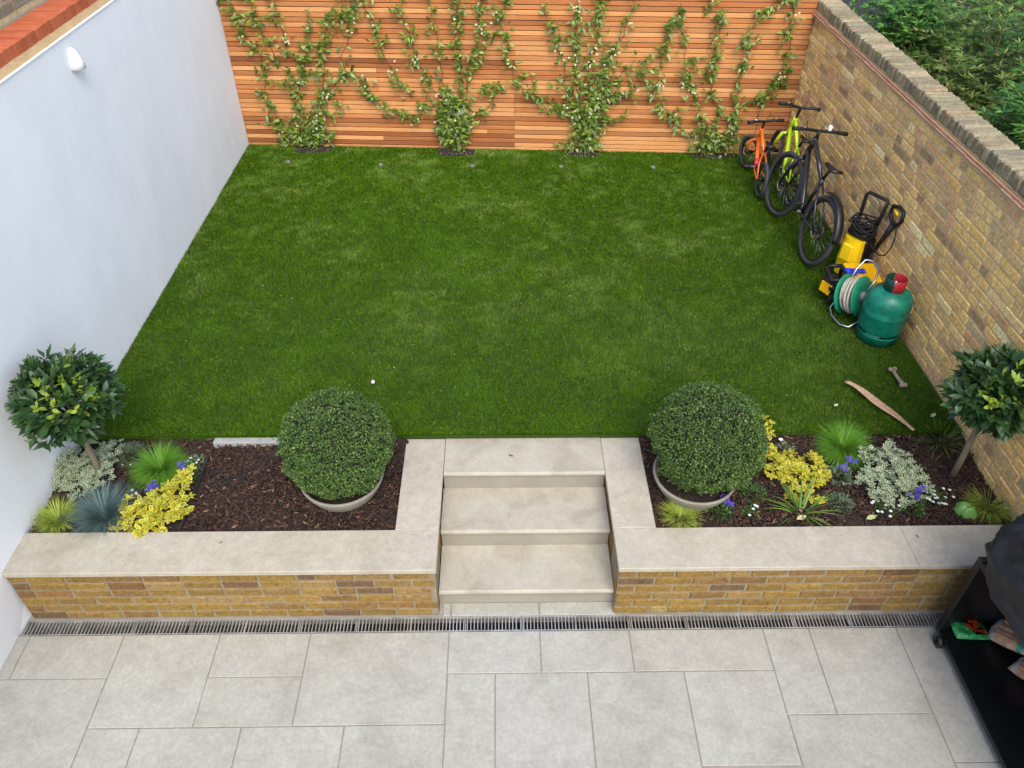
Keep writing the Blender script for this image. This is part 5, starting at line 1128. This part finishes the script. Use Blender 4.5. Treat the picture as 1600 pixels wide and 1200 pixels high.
# green charcoal bag with lettering
cb = thing('charcoal_bag', 'small green charcoal bag with orange red lettering on the cart shelf', 'charcoal bag', (5.602, 2.575, CZS+.032), (0, 0, R(-3)))
s = pillow(16, 10, .098, .060, .056, 3, pinch=.35); s.build('bag', m_baggreen, cb)
s = MB(); s.add([(-.03, .045, .0345), (.03, .05, .0345), (.066, -.05, .0335), (.02, -.05, .0335)], [(3, 2, 1, 0)]); s.v = [(-.034, .05, .035), (.036, .05, .035), (.07, -.045, .035), (.006, -.05, .035)]; o = s.build('dark_print_panel', m_bagdark, cb)
s = MB(); s.add([(-.036, .028, .0365), (-.004, .018, .0368), (.004, -.022, .0368), (-.032, -.006, .0365)], [(3, 2, 1, 0)]); s.build('red_print_panel', m_bagred, cb)
def text(body, x, y, z, size, mat, parent, rz=0):
    c = bpy.data.curves.new('lettering', 'FONT'); c.body = body; c.size = size; c.extrude = .0004; c.align_x = 'CENTER'; c.align_y = 'CENTER'
    o = bpy.data.objects.new('tmp', c); COL.objects.link(o); dg = bpy.context.evaluated_depsgraph_get(); me = bpy.data.meshes.new_from_object(o.evaluated_get(dg)); bpy.data.objects.remove(o)
    me.materials.clear(); me.materials.append(mat); return link('lettering', me, parent, (x, y, z), (0, 0, rz))
text('BAR', .018, .034, .0375, .030, m_bagor, cb, R(-8)); text('BE', .026, .006, .0378, .032, m_bagor, cb, R(-10)); text('QUICK', .036, -.026, .0375, .026, m_bagor, cb, R(-14))
# clear bags
def clear_bag(label, loc, rot, sx, sy, h, seed):
    t = thing('firewood_bag', label, 'bag', loc, rot, group='clear bags of firewood on the cart shelf')
    s = pillow(18, 14, sx, sy, h, seed, mi=lambda i, j_, sd: 2 if i in (14, 15) else (0 if (i < 4 or j_ > 11) else 1)); s.build('bag', [m_clear, m_kind, m_teal], t)
    s = MB()
    for k in range(6):
        y = -sy*.62+k*sy*.22; s.box(-sx*.5, sx*.55, y-.012, y+.012, h*.36+.006*math.sin(k*3), h*.36+.024+.006*math.sin(k*3), ch=.004, M=Matrix.Rotation(.08*math.sin(k*5), 4, 'Z'))
    s.build('wood_stick', m_kind, t)
    return t
clear_bag('clear plastic bag of wood with teal print beside the green charcoal bag', (5.80, 2.50, CZS+.085), (R(18), R(-26), R(-62)), .125, .085, .09, 5)
clear_bag('clear plastic bag of wood with teal print beside the pale ribbed bundle', (5.825, 2.27, CZS+.08), (R(10), R(-24), R(-70)), .125, .085, .09, 9)
t = thing('ribbed_bundle', 'pale cream ribbed bundle at the right edge of the cart shelf', 'bundle', (5.84, 2.06, CZS+.062))
for i in range(9):
    s = MB(); a = i*.7; s.tube([(-.035+.01*math.sin(i*2), -.11+i*.025, .03*math.sin(a)*.3), (.08, -.11+i*.025, .01)], .0145, 8); s.build('rib', m_pale, t)
s = MB(); s.box(-.02, .08, -.12, .11, -.06, -.014, ch=.01); s.build('core', m_pale, t)

# ================================================================== neighbour's shrubs beyond the brick wall
def shrub(label, c, rr, n, mat, seed, bare=0, L=(.05, .085), group='evergreen shrubs beyond the brick wall'):
    r = np.random.default_rng(seed); x, y, z = c; t = thing('evergreen_shrub', label, 'shrub', (x, y, .25), group=group); P, D, NN = [], [], []; s = MB()
    lobes = [(r.uniform(-.6, .6), r.uniform(-.6, .6), r.uniform(-.35, .45), r.uniform(.35, .6)) for _ in range(9)]+[(0, 0, 0, .7)]
    nc = n//7
    for _ in range(nc):
        lb = lobes[r.integers(len(lobes))]; d = unit(r.standard_normal(3)+np.array([-.15, -.15, .25]))
        cc = (np.array(lb[:3])+d*lb[3]*r.uniform(.75, 1.05))*np.array(rr)+np.array([0, 0, z-.25])
        if cc[0]+x < 6.27: cc[0] = 6.27-x+abs(r.normal(0, .05))
        if cc[2] < .03: cc[2] = r.uniform(.03, .2)
        a0 = r.uniform(0, 6.28)
        for q in range(7):
            a = a0+q*.9; dd = np.array([math.cos(a), math.sin(a), r.uniform(-.15, .55)])+d*.5; P.append(cc); D.append(dd); NN.append(np.array([0, 0, 1.])+d*.4+r.normal(0, .15, 3))
        if r.random() < .05: s.tube([(lb[0]*.2, lb[1]*.2, 0), (cc*.5)+np.array([0, 0, .1]), cc], [.014, .008, .003], 5)
    for i in range(bare):
        a = r.uniform(0, 6.28); b = r.uniform(.3, .9); s.tube([(r.normal(0, .15), r.normal(0, .15), 0), (math.cos(a)*b*.4*rr[0], math.sin(a)*b*.4*rr[1], z*.6), (math.cos(a)*b*rr[0], math.sin(a)*b*rr[1], z-.25+r.uniform(.2, .5)*rr[2])], [.03, .02, .008], 7)
    k = len(P); V, F = leaves(np.array(P), np.array(D), np.array(NN), r.uniform(*L, k), r.uniform(.016, .026, k), fold=.1, curl=.2)
    props(link('foliage', npmesh('foliage', V, F, mat), t), kind='stuff'); s.build('branch', m_stem, t)
shrub('glossy evergreen shrub overhanging the coping nearest the camera beyond the brick wall', (7.2, 5.55, 1.15), (.95, .95, .8), 12000, m_shrub, 41, bare=6, L=(.07, .11))
shrub('tall glossy evergreen shrub in the far top right corner beyond the brick wall', (8.4, 6.9, 1.35), (1.2, 1.3, 1.0), 12000, m_shrub, 42, bare=5, L=(.07, .11))
shrub('olive green twiggy shrub with bare grey branches beyond the brick wall', (7.3, 7.1, 1.0), (1.05, 1.0, .85), 9500, m_shrub2, 43, bare=26, L=(.06, .09))
shrub('small pale leaved shrub at the far end beyond the brick wall', (7.75, 8.75, .8), (1.0, .9, .7), 8000, m_shrub2, 44, bare=12, L=(.07, .10))
shrub('broad shrub behind the twiggy one in the far top right', (9.4, 8.6, 1.0), (1.4, 1.2, 1.0), 9000, m_shrub, 46, bare=6, L=(.07, .11))
shrub('low dark shrub hugging the near foot of the brick wall on its far side', (7.05, 4.3, .75), (.75, .8, .6), 5000, m_shrub, 45, bare=4, L=(.07, .11))
shrub('far bushy shrub at the very top edge beyond the brick wall', (9.0, 10.6, .8), (1.6, 1.1, .8), 7000, m_shrub2, 47, bare=6, L=(.08, .12))
shrub('low leafy shrub tight against the far end of the brick wall on its far side', (6.98, 8.05, 1.1), (.68, .9, .75), 9000, m_shrub, 48, bare=5, L=(.06, .09))
n = 5000; x = rng.uniform(6.3, 11, n); y = rng.uniform(4, 13, n); az = rng.uniform(0, 6.28, n)
V, F = leaves(np.stack([x, y, .252+rng.uniform(0, .02, n)], 1), np.stack([np.cos(az), np.sin(az), rng.uniform(-.1, .4, n)], 1), np.tile([0, 0, 1.], (n, 1)), rng.uniform(.04, .1, n), rng.uniform(.02, .045, n))
props(link('leaf_litter', npmesh('leaf_litter', V, F, leafmat('litter_leaf', [S(60, 48, 32), S(84, 66, 42), S(52, 58, 30), S(70, 84, 40), S(40, 32, 24)]))), kind='stuff')
n = 90; x = rng.uniform(2.25, 3.75, n); y = np.where(rng.random(n) < .5, rng.uniform(3.56, 3.84, n), rng.uniform(2.80, 3.05, n)); x[45:] = rng.uniform(.3, 5.3, 45); y[45:] = rng.uniform(2.80, 3.07, 45)
inside = (x > 2.48) & (x < 3.52) & (y < 3.5); x = x[~inside]; y = y[~inside]; inside = (y > 3.08) & ((x < 2.22) | (x > 3.78)); x = x[~inside]; y = y[~inside]; n = len(x); az = rng.uniform(0, 6.28, n)
V, F = leaves(np.stack([x, y, np.full(n, ZC+.0025)], 1), np.stack([np.cos(az), np.sin(az), 0*az], 1), np.tile([0, 0, 1.], (n, 1)), rng.uniform(.004, .012, n), rng.uniform(.002, .005, n), curl=0)
props(link('bark_crumbs', npmesh('bark_crumbs', V, F, m_brownleaf)), kind='stuff')
